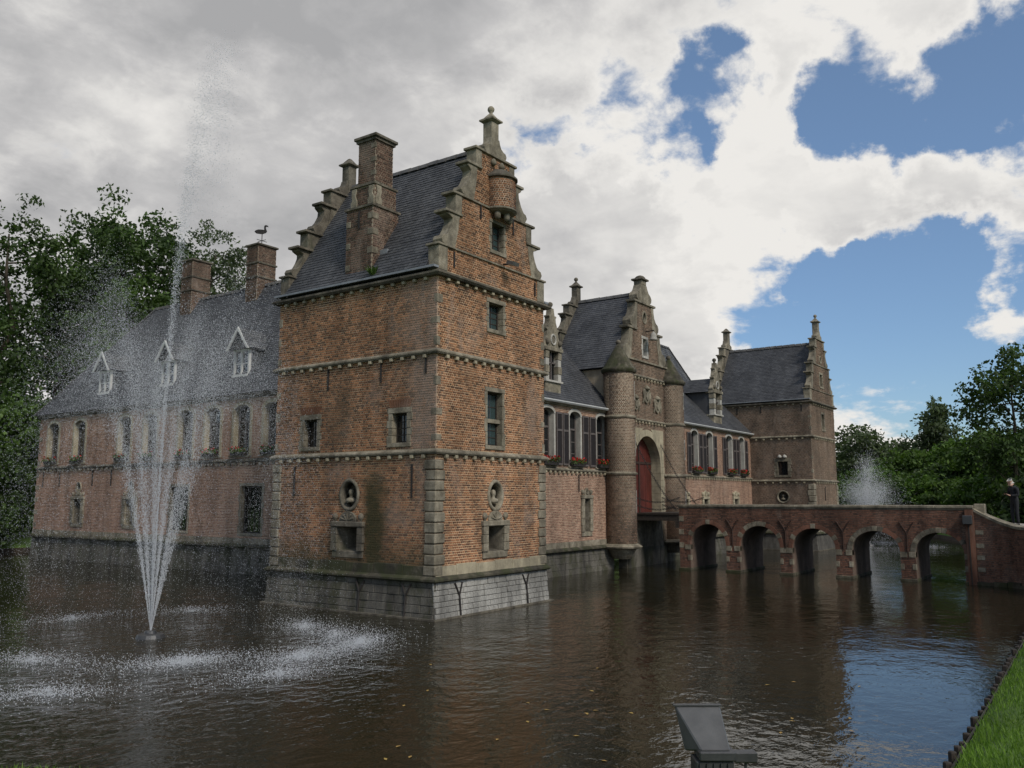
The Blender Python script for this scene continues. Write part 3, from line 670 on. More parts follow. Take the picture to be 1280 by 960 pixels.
# weeds rooted at the foot of the chimney
def weed(th, c, n, s, rg, m='leaf_mid'):
    mb = MB()
    for k in range(n):
        a = rg.uniform(0, 6.28); l = s*rg.uniform(.5, 1.2); d = Vector((math.cos(a)*.6, math.sin(a)*.6, rg.uniform(.4, 1))).normalized()*l; p = Vector(c)+Vector((rg.uniform(-.1, .1), rg.uniform(-.1, .1), 0)); w = Vector((-d.y, d.x, 0)).normalized()*.03
        i = len(mb.v); mb.v += [tuple(p), tuple(p+d*.5+w), tuple(p+d), tuple(p+d*.5-w)]; mb.f.append((i, i+1, i+2, i+3))
    return mb.build('weed', m, th, recalc=False)
weed(c1, (.1, 2.65, 9.95), 60, .35, rc)
# bartizan over the gable window
bx_, by_, br_ = 3.1, .15, .52
PCb = PC(bx_, by_, br_); half = lambda z: [(-math.pi*br_, 0.)]
body = MB(); sg = 18
body.v = [(bx_+br_*math.cos(-math.pi*q/sg), by_+br_*math.sin(-math.pi*q/sg), z) for z in (12.32, 13.3) for q in range(sg+1)]
body.f = [(q, q+1, sg+2+q, sg+1+q) for q in range(sg)]
bo = body.build('turret', 'mortar', TW, recalc=False, smooth=True)
bricks(PCb, half, [], 12.33, 13.3, rc, L=.16).build('brickwork', 'brick_tower', bo, recalc=False, kind='stuff')
def half_lathe(prof, c, seg=18):
    m = MB(); k = len(prof)
    for r, z in prof:
        for q in range(seg+1): a = -math.pi*q/seg; m.v.append((c[0]+r*math.cos(a), c[1]+r*math.sin(a), c[2]+z))
    for p in range(k-1):
        for q in range(seg): i = p*(seg+1)+q; m.f.append((i, i+1, i+seg+2, i+seg+1))
    return m
half_lathe([(.3, -.14), (.5, -.08), (.58, -.02), (.58, .02), (.54, .05)], (bx_, by_, 12.28)).build('turret_base', 'stone', bo, smooth=False, recalc=False)
half_lathe([(.52, 0), (.6, .02), (.6, .07), (.46, .2), (.3, .33), (.05, .42)], (bx_, by_, 13.28)).build('turret_roof', 'stone_dark', bo, recalc=False)
for a in (-2.5, -1.57, -.64): MB().lathe([(.05, -.26), (.1, -.2), (.11, -.1), (.09, 0)], (bx_+.4*math.cos(a), by_+.3*math.sin(a), 12.2), 8).build('turret_bracket', 'stone', bo, smooth=True)
for s in (-1, 1): MB().lathe([(.03, -.12), (.09, -.08), (.11, 0), (.06, .09), (.02, .12)], (2.95+s*.22, .1, 13.82), 8).build('carved_head', 'stone', TW, smooth=True)
# spotlight on the gable
sp_ = MB().tube([(3.28, .1, 10.62), (3.28, -.12, 10.6)], .03, 6).build('spotlight', 'iron', TW)
MB().box(lambda u, v, n: (3.28+u, -.14-n-.35*v, 10.62+v-.3*n), -.17, .17, -.05, .06, 0, .24).build('lamp_housing', 'flood_top', sp_)
# ------------------------------------------------------------------ wings
def plinth_run(th, P, u0, u1, z_top, m_l='stone_moss', m='plinth_dark', rg=None, Ls=.7, cs=.26):
    PB = lambda u, v, n: P(u, v, n+.1*(z_top-v)/1.6+.02)
    co = MB().box(PB, u0, u1, -.6, z_top-.002, -.6, 0).build('plinth', 'plinth_joint', th)
    z = -.3
    while z < z_top-.01:
        zt = z+cs if z+cs*1.5 < z_top else z_top-.004; u = u0-rg.uniform(0, Ls)
        while u < u1:
            ln = Ls*rg.uniform(.7, 1.35); a, b = max(u0, u), min(u1, u+ln); u += ln
            if b-a > .08: part('plinth_block', m, co, PB, a+.005, b-.005, z+.005, zt-.005, -.03, .018+rg.uniform(-.006, .01), bevel=.01)
        z = zt
    MB().band(P, u0, u1, [(-.06, z_top), (.14, z_top), (.20, z_top+.04), (.20, z_top+.1), (.05, z_top+.17), (-.06, z_top+.17)]).build('ledge', m_l, th)
    n = max(1, round((u1-u0)/1.3))
    for k in range(n): part('skirt_stone', 'stone', th, P, u0+(u1-u0)*k/n+.003, u0+(u1-u0)*(k+1)/n-.003, z_top+.15, z_top+.42, -.05, .04+.004*(k % 3), bevel=.01)
def arch_window(th, P, u0, u1, z0, z1, rise, rg, holes, rec=.24, m_hood='stone_pale', jm='stone_pale', sw=.13, cols=2, hood_out=.05, rows=3, pane='pane_glass'):
    """segment-headed window: stone jambs and hood, timber frame, transom light"""
    holes.append(('a', u0-sw+.01, u1+sw-.01, z0-.06, z1-rise, rise+sw))
    c = (u0+u1)/2; hw = (u1-u0)/2; k = 10
    arc = lambda w, r, zs: [(c+w*math.cos(math.pi*(1-q/k)), zs+r*math.sin(math.pi*q/k)) for q in range(k+1)]
    zs = z1-rise; fr = .07; n = -rec
    outer = [(u0, z0), (u0, zs)]+arc(hw, rise, zs)[1:-1]+[(u1, zs), (u1, z0)]
    inner = [(u0+fr, z0+fr), (u0+fr, zs)]+arc(hw-fr, rise-fr*.6, zs)[1:-1]+[(u1-fr, zs), (u1-fr, z0+fr)]
    mb = MB(); m_ = len(outer)
    for nn in (n-.06, n+.03): mb.v += [P(a, b, nn) for a, b in outer]+[P(a, b, nn) for a, b in inner]
    for q in range(m_):
        q2 = (q+1) % m_
        mb.f += [(2*m_+q, 2*m_+q2, 3*m_+q2, 3*m_+q), (q, q2, 2*m_+q2, 2*m_+q), (m_+q, 3*m_+q, 3*m_+q2, m_+q2)]
    win = mb.build('window', 'shutter_frame', th)
    zt = z0+(z1-z0)*.68
    glazing(win, P, u0+fr, u1-fr, z0+fr, zt-.04, n-.01, cols, rows, pane, 'shutter_frame', .03)
    MB().prism(P, [(u0+fr*.5, zt+.04)]+[(a, b) for a, b in inner[1:-1]]+[(u1-fr*.5, zt+.04)], n-.04, n-.012).build('pane', pane, win)
    part('transom', 'shutter_frame', win, P, u0+fr, u1-fr, zt-.04, zt+.04, n-.04, n+.04)
    part('mullion', 'shutter_frame', win, P, c-.03, c+.03, z0+fr, zt-.041, n-.03, n+.035)
    part('jamb_stone', jm, win, P, u0-sw, u0, z0-.04, zs, -.4, .03); part('jamb_stone', jm, win, P, u1, u1+sw, z0-.04, zs, -.4, .03)
    a1, a2 = arc(hw+sw, rise+sw, zs), arc(hw, rise, zs)
    MB().prism(P, a1+a2[::-1], -.4, hood_out).build('hood_stone', m_hood, win)
    part('sill', 'stone', win, P, u0-sw-.03, u1+sw+.03, z0-.06, z0-.002+.0, -.4, .1)
    return win
def shutter(th, P, u0, u1, z0, z1, rg):
    zm = z0+(z1-z0)*.66; f = .055; sh = MB(); t0, t1 = .035+rg.uniform(0, .01), .09
    for a, b, c, d in ((u0, u0+f, z0, z1), (u1-f, u1, z0, z1), (u0+f, u1-f, z0, z0+f*1.3), (u0+f, u1-f, z1-f*1.3, z1), (u0+f, u1-f, zm-f*.8, zm+f*.8)): sh.box(P, a, b, c, d, t0, t1)
    s = sh.build('shutter', 'shutter_frame', th)
    part('shutter_panel', 'shutter_panel', s, P, u0+f, u1-f, z0+f*1.3, zm-f*.8, t0+.005, t1-.02); part('shutter_panel', 'shutter_panel', s, P, u0+f, u1-f, zm+f*.8, z1-f*1.3, t0+.005, t1-.02)
    return s
def flower_box(P, uc, z, w, rg, label, group, red=True):
    c = P(uc, z, .16); t = thing('flower_box', c, label, 'flower box', group)
    part('trough', 'iron', t, P, uc-w/2, uc+w/2, z, z+.15, .04, .26, bevel=.01)
    for nm, m, n, zr in (('foliage', 'leaf_mid', 130, (.1, .34)), ('blossoms', 'petal_red', 90 if red else 30, (.18, .40))):
        mb = MB()
        for k in range(n):
            p = Vector(P(uc+rg.uniform(-w/2, w/2)*1.1, z+rg.uniform(*zr), rg.uniform(.02, .34))); s = rg.uniform(.03, .055)
            a = Vector((rg.gauss(0, 1), rg.gauss(0, 1), rg.gauss(0, 1))).normalized(); b = a.orthogonal().normalized()*s; c_ = a.cross(b).normalized()*s; i = len(mb.v)
            mb.v += [tuple(p+b), tuple(p+c_), tuple(p-b), tuple(p-c_)]; mb.f.append((i, i+1, i+2, i+3))
        mb.build(nm, m, t, recalc=False, kind='stuff')
    return t
def stone_dormer(th, xc, y, z0, rg):
    """small stone gable dormer standing on the front wall line of a wing roof"""
    P = PY(y); d = part('dormer', 'stone', th, P, xc-.62, xc+.62, z0, z0+.72, -.9, 0, bevel=.01)
    for s in (-1, 1):
        for k in range(4): part('rusticated_block', 'stone' if k % 2 else 'stone_pale', d, P, *sorted((xc+s*.36, xc+s*(.62+.03*(k % 2)))), z0+.74+k*.32, z0+1.05+k*.32, -.3, .03+.02*(k % 2), bevel=.01)
    part('window_head', 'stone', d, P, xc-.7, xc+.7, z0+2.03, z0+2.2, -.5, .1, bevel=.015); part('sill', 'stone_pale', d, P, xc-.7, xc+.7, z0+.66, z0+.74, -.3, .08)
    part('window_frame', 'shutter_frame', d, P, xc-.03, xc+.03, z0+.74, z0+2.03, -.2, -.1); part('transom', 'shutter_frame', d, P, xc-.36, xc+.36, z0+1.5, z0+1.56, -.2, -.1)
    part('pane', 'pane_glass', d, P, xc-.36, xc+.36, z0+.74, z0+2.03, -.26, -.2)
    T = lambda poly: [(xc+a, z0+2.2+b) for a, b in poly]
    half = [(.7, 0), (.74, .1), (.66, .2), (.56, .28), (.46, .5), (.42, .72), (.5, .78), (.5, .86), (.34, .86), (.34, .98), (.26, 1.15), (.24, 1.32), (.3, 1.36), (.3, 1.43), (.16, 1.43), (.12, 1.6), (.1, 1.75)]
    MB().prism(P, T(half+[(-a, b) for a, b in half[::-1]]), -.28, .0).build('gablet', 'stone', d, bevel=.012)
    ell_ring(P, xc, z0+2.55, .15, .18, .45, -.02, .06, 18).build('oculus', 'stone_pale', d); part('oculus_back', 'stone_dark', d, P, xc-.15, xc+.15, z0+2.4, z0+2.7, -.1, .015)
    for s in (-1, 1): MB().lathe([(.06, -.12), (.1, -.06), (.1, .06), (.05, .13)], P(xc+s*.5, z0+2.42, .04), 8).build('volute', 'stone_dark', d, smooth=True)
    MB().lathe([(.05, 0), (.09, .03), (.05, .07), (.11, .14), (.13, .2), (.1, .28), (.02, .32)], P(xc, z0+3.94, -.14), 10).build('finial', 'stone_dark', d, smooth=True)
    rf = MB(); zr = z0+3.0; L = 2.4
    rf.v = [(xc-.8, y+.28, z0+2.1), (xc, y+.28, zr), (xc+.8, y+.28, z0+2.1), (xc-.8, y+L, z0+2.1), (xc, y+L, zr), (xc+.8, y+L, z0+2.1)]
    rf.f = [(0, 1, 4, 3), (1, 2, 5, 4), (0, 2, 1), (3, 4, 5), (0, 3, 5, 2)]; r0 = rf.build('dormer_roof', 'roof_base', d)
    slates(r0, (xc-.8, y+L, z0+2.1), (xc-.8, y+.28, z0+2.1), (xc, y+.28, zr), (xc, y+L, zr), 'slate', rg, row=.14)
    slates(r0, (xc+.8, y+.28, z0+2.1), (xc+.8, y+L, z0+2.1), (xc, y+L, zr), (xc, y+.28, zr), 'slate', rg, row=.14)
    MB().wbox(xc-.58, xc+.58, y+.3, y+L, z0+.2, z0+2.09).build('dormer_cheek', 'slate', d)
    return d
FY = 4.4
def front_wing(label, x0, x1, wins, shs, embs, slit, dorm, ridge, rg, flabels):
    P = PY(FY); th = thing('castle_wing', ((x0+x1)/2, FY+2.6, 0), label, 'building'); holes = []
    for k, (a, b) in enumerate(wins):
        arch_window(th, P, a, b, 4.66, 7.12, .22, rg, holes)
        if b > 11.9: flower_box(P, (a+b)/2, 4.665, b-a+.1, rg, flabels[k], 'geranium boxes on the front window sills')
    for a, b in shs: shutter(th, P, a, b, 4.7, 6.98, rg)
    for u in embs: embrasure(th, P, u, .3, 2.55, 3.2, holes, rg, 'stone_cream', jw=.2, sc_=1.2)
    if slit is not None:
        embrasure(th, P, slit, .24, 1.78, 3.25, holes, rg, 'stone', nb=5, jw=.24, depth=.3, sc_=1.1)
    wall(th, P, rect(x0, x1), holes, 1.1, 7.42, 'mortar', 'brick_pink', rg)
    string(th, P, x0, x1, 4.44, .12, .15, 'stone', True, step=.36)
    plinth_run(th, P, x0, x1, .98, rg=rg)
    yr = FY+2.7; ez = 7.42; e0 = FY-.22
    slab(PYr(FY+5.4), rect(x0, x1), [], 1.1, 7.42, .4).build('wall', 'mortar', th)
    rf = MB(); rf.v = [(x0, e0+.02, ez), (x1, e0+.02, ez), (x1, yr, ridge), (x0, yr, ridge), (x0, 2*yr-e0, ez), (x1, 2*yr-e0, ez)]
    rf.f = [(0, 1, 2, 3), (3, 2, 5, 4), (0, 3, 4), (1, 5, 2), (0, 4, 5, 1)]; ro = rf.build('roof', 'roof_base', th)
    slates(ro, (x0, e0, ez+.01), (x1, e0, ez+.01), (x1, yr, ridge), (x0, yr, ridge), 'slate', rg, row=.15)
    slates(ro, (x1, 2*yr-e0, ez+.01), (x0, 2*yr-e0, ez+.01), (x0, yr, ridge), (x1, yr, ridge), 'slate', rg, row=.4, w=.6)
    ridge_tiles(ro, (x0, yr, ridge+.04), (x1, yr, ridge+.04), rg)
    gt = MB().band(P, x0, x1, [(.16, ez-.05), (.26, ez-.05), (.31, ez+.01), (.31, ez+.05), (.16, ez+.05)]).build('gutter', 'gutter_zinc', th)
    MB().band(P, x0, x1, [(-.02, ez-.14), (.1, ez-.14), (.15, ez-.052), (-.02, ez-.052)]).build('eaves_board', 'stone', th)
    if dorm is not None: stone_dormer(th, dorm, FY+.12, 7.62, rg)
    anchor(th, P, x0+9.3, 3.55, 4.3) if slit else None
    return th
rw = random.Random(21)
WA = front_wing('pink brick wing with three shuttered arched windows between tall tower and round gate turret', 5.65, 18.0, [(9.45, 10.45), (11.9, 12.9), (14.2, 15.12), (16.6, 17.55)],
    [(10.6, 11.1), (11.2, 11.75), (13.05, 13.52), (13.6, 14.06), (15.28, 15.78), (15.9, 16.45), (17.7, 18.0)], [], 15.6, 13.1, 10.75, rw, ['',
    'red geraniums on the window sill hard against the tall corner tower', 'red geraniums on the middle of three sills between tall tower and gate turret', 'red geraniums on the last shuttered window before the left gate turret'])
WB = front_wing('pink brick wing with four shuttered windows beyond the gatehouse, behind bridge parapet', 23.6, 37.0, [(27.4, 28.3), (29.6, 30.5), (32.7, 33.65), (34.9, 35.75)],
    [(26.78, 27.28), (28.42, 28.92), (28.98, 29.48), (30.62, 31.1), (32.08, 32.58), (33.78, 34.28), (34.3, 34.8), (35.86, 36.34)], [26.4, 29.2, 34.0], None, 31.9, 10.45, rw,
    ['dark red geraniums on the first shuttered window beyond the gatehouse turret', 'dark red geraniums on second window beyond the gatehouse turret, before the bare pier', 'dark red geraniums on third window beyond the gatehouse turret, after the bare pier', 'dark red geraniums on the last shuttered window beside the far tower'])
# ------------------------------------------------------------------ left wing along the water
LX = 6.2
def left_wing(rg):
    th = thing('castle_wing', (LX+3.6, 21, 0), 'long brick wing with three white dormers and slate roof behind the fountain spray', 'building'); P = PX(LX); holes = []
    y0, y1, ez = 6.95, 35.0, 7.9
    for k, c in enumerate((33.4, 30.6, 26.2, 23.9, 20.95, 18.85, 16.7, 14.6, 12.3, 10.2)):
        arch_window(th, P, c-.56, c+.56, 5.16, 7.45, .26, rg, holes, rec=.26, sw=.17, hood_out=.04, m_hood='stone_cream', jm='stone_cream')
        if k < 8: flower_box(P, c, 5.165, .95, rg, 'dull flower trough on the %s window from the tall tower, long wing behind the fountain' % ('eighth', 'seventh', 'sixth', 'fifth', 'fourth', 'third', 'second', 'first')[k], 'flower troughs on the long wing', red=False)
    for c in (15.85, 21.2): window(th, P, c-.7, c+.7, 1.75, 3.8, rg, rec=.2, cols=4, rows=3, sw=.12, holes=holes, m_pane='pane_glass', m_fr='iron', nb=6)
    for c in (30.3, 25.3):
        embrasure(th, P, c, .36, 1.95, 3.2, holes, rg, 'stone', nb=4, jw=.28, pediment=True, depth=.3); oval_niche(th, P, c, 3.82, .2, .26, holes)
    for u in (34.2, 32.4, 29.0, 27.2): anchor(th, P, u, 3.9, 4.75, .06)
    wall(th, P, rect(y0, y1), holes, 1.25, ez, 'mortar', 'brick_pink', rg)
    for cx, w, d in ((LX, 13, 1),): slab(PYr(y1), rect(LX, LX+7.2), [], 1.1, ez, .4).build('wall', 'mortar', th)
    slab(PXr(LX+7.2), rect(y0, y1), [], 1.1, ez, .4).build('wall', 'mortar', th)
    for k in range(9): MB().wbox(LX-.03, LX+.3, y1-.3-.1*(k % 2), y1+.03, 1.7+k*.68, 1.95+k*.68).build('quoin', 'stone', th, bevel=.012)
    string(th, P, y0, y1, 4.84, .14, .17, 'stone_dark', True, step=.45, m='stone_dark') if False else None
    s = MB().band(P, y0, y1, SPROF(4.86, .14, .17)).build('string_course', 'stone_dark', th); corbel_row(s, P, y0+.1, y1-.1, 4.858, .44, w=.16, h=.13, m='stone')
    plinth_run(th, P, y0, y1, 1.12, rg=rg, Ls=.9, cs=.32)
    MB().band(P, y0, y1, [(-.02, ez-.18), (.08, ez-.18), (.16, ez-.1), (.16, ez-.05), (.24, ez-.0), (.24, ez+.03), (-.02, ez+.03)]).build('cornice', 'stone_dark', th)
    xr, zr, x2, e0 = 9.7, 14.15, 13.4, LX-.25; yh = 29.7; sl = ez+.03
    rf = MB(); rf.v = [(e0+.02, y0, sl), (e0+.02, y1+.2, sl), (xr, yh, zr), (xr, y0, zr), (x2, y0, sl), (x2, y1+.2, sl)]
    rf.f = [(0, 1, 2, 3), (3, 2, 5, 4), (1, 5, 2), (0, 3, 4), (0, 4, 5, 1)]; ro = rf.build('roof', 'roof_base', th)
    slates(ro, (e0, y1+.2, sl+.01), (e0, y0, sl+.01), (xr, y0, zr), (xr, yh, zr), 'slate', rg, row=.17, w=.24)
    slates(ro, (x2, y1+.2, sl+.01), (e0, y1+.2, sl+.01), (xr, yh, zr), (xr, yh+.01, zr), 'slate', rg, row=.3, w=.4)
    slates(ro, (x2, y0, sl+.01), (x2, y1+.2, sl+.01), (xr, yh, zr), (xr, y0, zr), 'slate', rg, row=.5, w=.7)
    ridge_tiles(ro, (xr, y0, zr+.04), (xr, yh, zr+.04), rg); ridge_tiles(ro, (xr, yh, zr+.04), (e0, y1+.2, sl+.06), rg); ridge_tiles(ro, (xr, yh, zr+.04), (x2, y1+.2, sl+.06), rg)
    k_ = (zr-sl)/(xr-e0)
    for c in (29.05, 23.2, 17.4):                                 # timber dormers with slated gablets
        xf = 6.55; Pd = PX(xf); zb = sl+(xf-e0)*k_
        d = part('dormer', 'white_timber', th, Pd, c-.56, c+.56, 8.82, 8.92, -.05, .1)
        for a, b in ((c-.56, c-.47), (c-.045, c+.045), (c+.47, c+.56)): part('post', 'white_timber', d, Pd, a, b, 8.92, 10.02, -.1, .02)
        part('head', 'white_timber', d, Pd, c-.6, c+.6, 10.02, 10.12, -.1, .04)
        part('glazing_bars', 'white_timber', d, Pd, c-.47, c+.47, 9.42, 9.46, -.06, -.01)
        for a, b in ((c-.47, c-.045), (c+.045, c+.47)): part('pane', 'pane_glass', d, Pd, a, b, 8.92, 10.02, -.1, -.06)
        MB().wbox(xf+.11, xf+1.4, c-.54, c+.54, 8.6, 10.05).build('dormer_cheek', 'slate', d)
        zt = 11.08; hw = .8; xo = xf-.28; xb = e0+(zt-sl)/k_+.05; ze = 10.1
        r_ = MB(); r_.v = [(xo, c-hw, ze), (xo, c, zt), (xo, c+hw, ze), (xb, c-hw, ze), (xb, c, zt), (xb, c+hw, ze)]
        r_.f = [(0, 1, 4, 3), (1, 2, 5, 4), (3, 4, 5), (0, 3, 5, 2)]; r0 = r_.build('dormer_roof', 'roof_base', d)
        slates(r0, (xo, c-hw, ze), (xb, c-hw, ze), (xb, c, zt), (xo, c, zt), 'slate_old', rg, row=.15); slates(r0, (xb, c+hw, ze), (xo, c+hw, ze), (xo, c, zt), (xb, c, zt), 'slate_old', rg, row=.15)
        MB().prism(Pd, [(c-.62, 10.12), (c+.62, 10.12), (c, 10.92)], -.1, .0).build('gablet', 'shutter_frame', d)
        for s in (-1, 1): MB().prism(PX(xo), [(c+s*(hw+.03), ze-.04), (c+s*(hw-.1), ze-.04), (c, zt-.1), (c, zt+.05)], -.04, .03).build('bargeboard', 'white_timber', d)
    for (a, b, zt) in ((19.9, 20.8, 16.2), (25.5, 26.5, 16.3)):
        c = chimney_box(th, 9.15, 10.3, a, b, 13.0, zt, 'brick_chimney', 'mortar_grey', rg)
        for z in (zt-.95, zt-1.7): MB().wbox(9.09, 10.36, a-.06, b+.06, z, z+.08).build('chimney_band', 'stone_dark', c)
        MB().wbox(9.06, 10.39, a-.09, b+.09, zt, zt+.1).build('chimney_cap', 'stone_dark', c, bevel=.015)
    return th
WC = left_wing(random.Random(31))
# weather vane on the nearer ridge chimney
wv = thing('weathervane', (9.7, 20.35, 16.3), 'iron swan weathervane on the roof chimney of the long wing', 'weathervane')
MB().tube([(9.7, 20.35, 16.3), (9.7, 20.35, 17.05)], .022, 6).build('rod', 'iron', wv)
for a, b in (((.32, 0), (-.32, 0)), ((0, .32), (0, -.32))):
    MB().tube([(9.7+a[0], 20.35+a[1], 16.62), (9.7+b[0], 20.35+b[1], 16.62)], .016, 5).build('arm', 'iron', wv)
Pw = lambda u, v, n: (9.7+u*.45+n, 20.35-u*.89, 17.0+v)
MB().prism(Pw, [(-.42, .12), (-.3, .02), (0, -.03), (.2, .03), (.26, .12), (.2, .24), (.18, .34), (.24, .38), (.32, .33), (.3, .42), (.2, .46), (.12, .42), (.11, .3), (.12, .2), (.02, .22), (-.2, .24), (-.36, .2)], -.02, .02).build('swan', 'iron', wv)
# ------------------------------------------------------------------ rear range seen over the far wing
rr = random.Random(5)
RW = thing('castle_wing', (36, 12.5, 0), 'steep hipped slate roof range rising behind the far front wing', 'building')
slab(PY(10), rect(27, 46), [], 1, 8.6, .4).build('wall', 'mortar', RW); slab(PXr(46), rect(10, 15), [], 1, 8.6, .4).build('wall', 'mortar', RW)
slab(PYr(15), rect(27, 46), [], 1, 8.6, .4).build('wall', 'mortar', RW); slab(PX(27), rect(10, 15), [], 1, 8.6, .4).build('wall', 'mortar', RW)
rf = MB(); rf.v = [(26.8, 9.8, 8.6), (46.2, 9.8, 8.6), (46.2, 15.2, 8.6), (26.8, 15.2, 8.6), (29.5, 12.5, 14.8), (42.3, 12.5, 14.8)]
rf.f = [(0, 1, 5, 4), (1, 2, 5), (2, 3, 4, 5), (3, 0, 4), (0, 3, 2, 1)]; ro = rf.build('roof', 'roof_base', RW)
slates(ro, (26.8, 9.8, 8.61), (46.2, 9.8, 8.61), (42.3, 12.5, 14.8), (29.5, 12.5, 14.8), 'slate_old', rr, row=.2, w=.25); slates(ro, (46.2, 9.8, 8.61), (46.2, 15.2, 8.61), (42.3, 12.51, 14.8), (42.3, 12.5, 14.8), 'slate_old', rr, row=.2, w=.25)
ridge_tiles(ro, (29.5, 12.5, 14.84), (42.3, 12.5, 14.84), rr); ridge_tiles(ro, (42.3, 12.5, 14.84), (46.2, 9.8, 8.66), rr)
# ------------------------------------------------------------------ gatehouse
GY, GX, GR = 3.9, 20.8, .72
rg = random.Random(41)
GH = thing('gatehouse', (GX, GY+2, 0), 'brown brick gatehouse with scrolled gable, round turrets and tall red arched door', 'gatehouse')
P = PY(GY); gx0, gx1 = 18.0, 23.6; gholes = [('a', 19.0, 22.6, 1.0, 4.85, 1.78)]
OUT = [(0, 2.6), (.46, 2.42), (.47, 2.3), (1.9, 1.45), (1.91, 1.5), (2.0, 1.6), (2.01, 1.35), (3.1, .95), (3.3, .92), (3.31, .6)]
def g_gate(z):
    if z < 10.1: return [(gx0, gx1)]
    h = z-10.1
    w = 1.75-(.35*min(h/1.6, 1)) if h < 1.65 else (1.05-.25*(h-1.65)/1.4 if h < 3.05 else 0)
    return [(GX-w, GX+w)] if w else []
window(GH, P, GX-.2, GX+.2, 10.42, 11.3, rg, holes=gholes, cols=1, rows=2, sw=.13, m_pane='pane_glass', m_st='stone_pale', nb=3, lintel=.14)
gholes.append(('e', GX, 12.42, .2, .27)); oc = ell_ring(P, GX, 12.42, .17, .24, .5, -.1, .05, 20).build('oculus', 'stone', GH); part('oculus_back', 'iron', GH, P, GX-.2, GX+.2, 12.15, 12.7, -.16, -.12)
gw = wall(GH, P, g_gate, gholes, 1.1, 13.15, 'mortar_grey', 'brick_brown', rg, t=.4)
for z, a, b, n1 in ((9.25, gx0+.4, gx1-.4, True), (7.06, gx0+.4, gx1-.4, True), (4.36, gx0+.4, 19.0, False), (4.36, 22.6, gx1-.3, True)): string(GH, P, a, b, z, .12, .14, 'stone', n1, step=.36)
part('coping_stone', 'stone', GH, P, GX-2.45, GX+2.45, 10.05, 10.14, -.45, .1, bevel=.01)
# gable stones
for s in (-1, 1):
    T = lambda poly: [(GX+s*a, 10.14+b) for a, b in poly]
    for nm, poly in (('scroll_stone', [(1.55, 0), (2.1, 0), (2.3, .08), (2.38, .25), (2.33, .48), (2.15, .62), (1.95, .66), (1.85, .85), (1.75, 1.15), (1.7, 1.5), (1.35, 1.5), (1.4, .9), (1.5, .5)]),
                     ('coping_stone', [(.9, 1.5), (1.95, 1.5), (1.98, 1.62), (.9, 1.62)]),
                     ('scroll_stone', [(.9, 1.62), (1.35, 1.62), (1.55, 1.72), (1.6, 1.92), (1.5, 2.1), (1.3, 2.18), (1.12, 2.4), (1.04, 2.7), (1.04, 2.95), (.78, 2.95), (.82, 2.3)]),
                     ('coping_stone', [(0, 2.95), (1.18, 2.95), (1.2, 3.06), (0, 3.06)]),
                     ('scroll_stone', [(0, 3.06), (.62, 3.06), (.8, 3.18), (.84, 3.36), (.72, 3.52), (.52, 3.62), (.38, 3.8), (.3, 3.98), (0, 3.98)])):
        MB().prism(P, T(poly), -.42, .04 if nm == 'scroll_stone' else .09).build(nm, 'stone', gw, bevel=.012)
part('pinnacle', 'stone', gw, P, GX-.26, GX+.26, 14.125, 14.36, -.42, .04, bevel=.02); part('pinnacle_cap', 'stone_dark', gw, P, GX-.38, GX+.38, 14.362, 14.46, -.52, .14, bevel=.02)
MB().lathe([(.26, 0), (.28, .06), (.2, .14), (.08, .19)], P(GX, 14.462, -.19), 12).build('finial', 'stone_dark', gw, smooth=True)
# bell on a bracket
bl = MB().tube([P(GX+.1, 11.7, .0), P(GX+.1, 11.72, .5)], .03, 6).build('bell_bracket', 'iron', GH)
MB().lathe([(.23, 0), (.19, .06), (.16, .2), (.13, .33), (.06, .4), (.02, .45)], P(GX+.1, 11.22, .45), 14).build('bell', 'stone_pale', bl, smooth=True)
# roof and rear gable
ry0, ry1, rz, re = GY+.38, 7.75, 13.72, 9.55
rf = MB(); rf.v = [(gx0-.15, ry0, re), (gx0-.15, ry1, re), (GX, ry1, rz), (GX, ry0, rz), (gx1+.15, ry0, re), (gx1+.15, ry1, re)]
rf.f = [(0, 1, 2, 3), (4, 3, 2, 5), (0, 3, 4), (1, 5, 2), (0, 4, 5, 1)]; ro = rf.build('roof', 'roof_base', GH)
slates(ro, (gx0-.17, ry1, re), (gx0-.17, ry0, re), (GX, ry0, rz), (GX, ry1, rz), 'slate', rg, row=.15); slates(ro, (gx1+.17, ry0, re), (gx1+.17, ry1, re), (GX, ry1, rz), (GX, ry0, rz), 'slate', rg, row=.3, w=.4)
ridge_tiles(ro, (GX, ry0, rz+.04), (GX, ry1, rz+.04), rg)
slab(PYr(8.1), rect(gx0, gx1), [], 1., 9.5, .4).build('wall', 'mortar_grey', GH)
slab(PX(gx0+.02), rect(GY+.4, 8.0), [], 1, 9.5, .3).build('wall', 'mortar_grey', GH); slab(PXr(gx1-.02), rect(GY+.4, 8.0), [], 1, 9.5, .3).build('wall', 'mortar_grey', GH)
gable(GH, PYr(8.1), GX, 9.5, 1.0, .93, [], rg, 'stone_dark', 'brick_brown', 'stone_dark', brick=False)
gc = chimney_box(GH, 22.3, 22.9, 5.2, 5.8, 10.5, 12.75, 'brick_chimney', 'mortar_grey', rg); MB().wbox(22.22, 22.98, 5.12, 5.88, 12.75, 12.85).build('chimney_cap', 'stone_dark', gc)
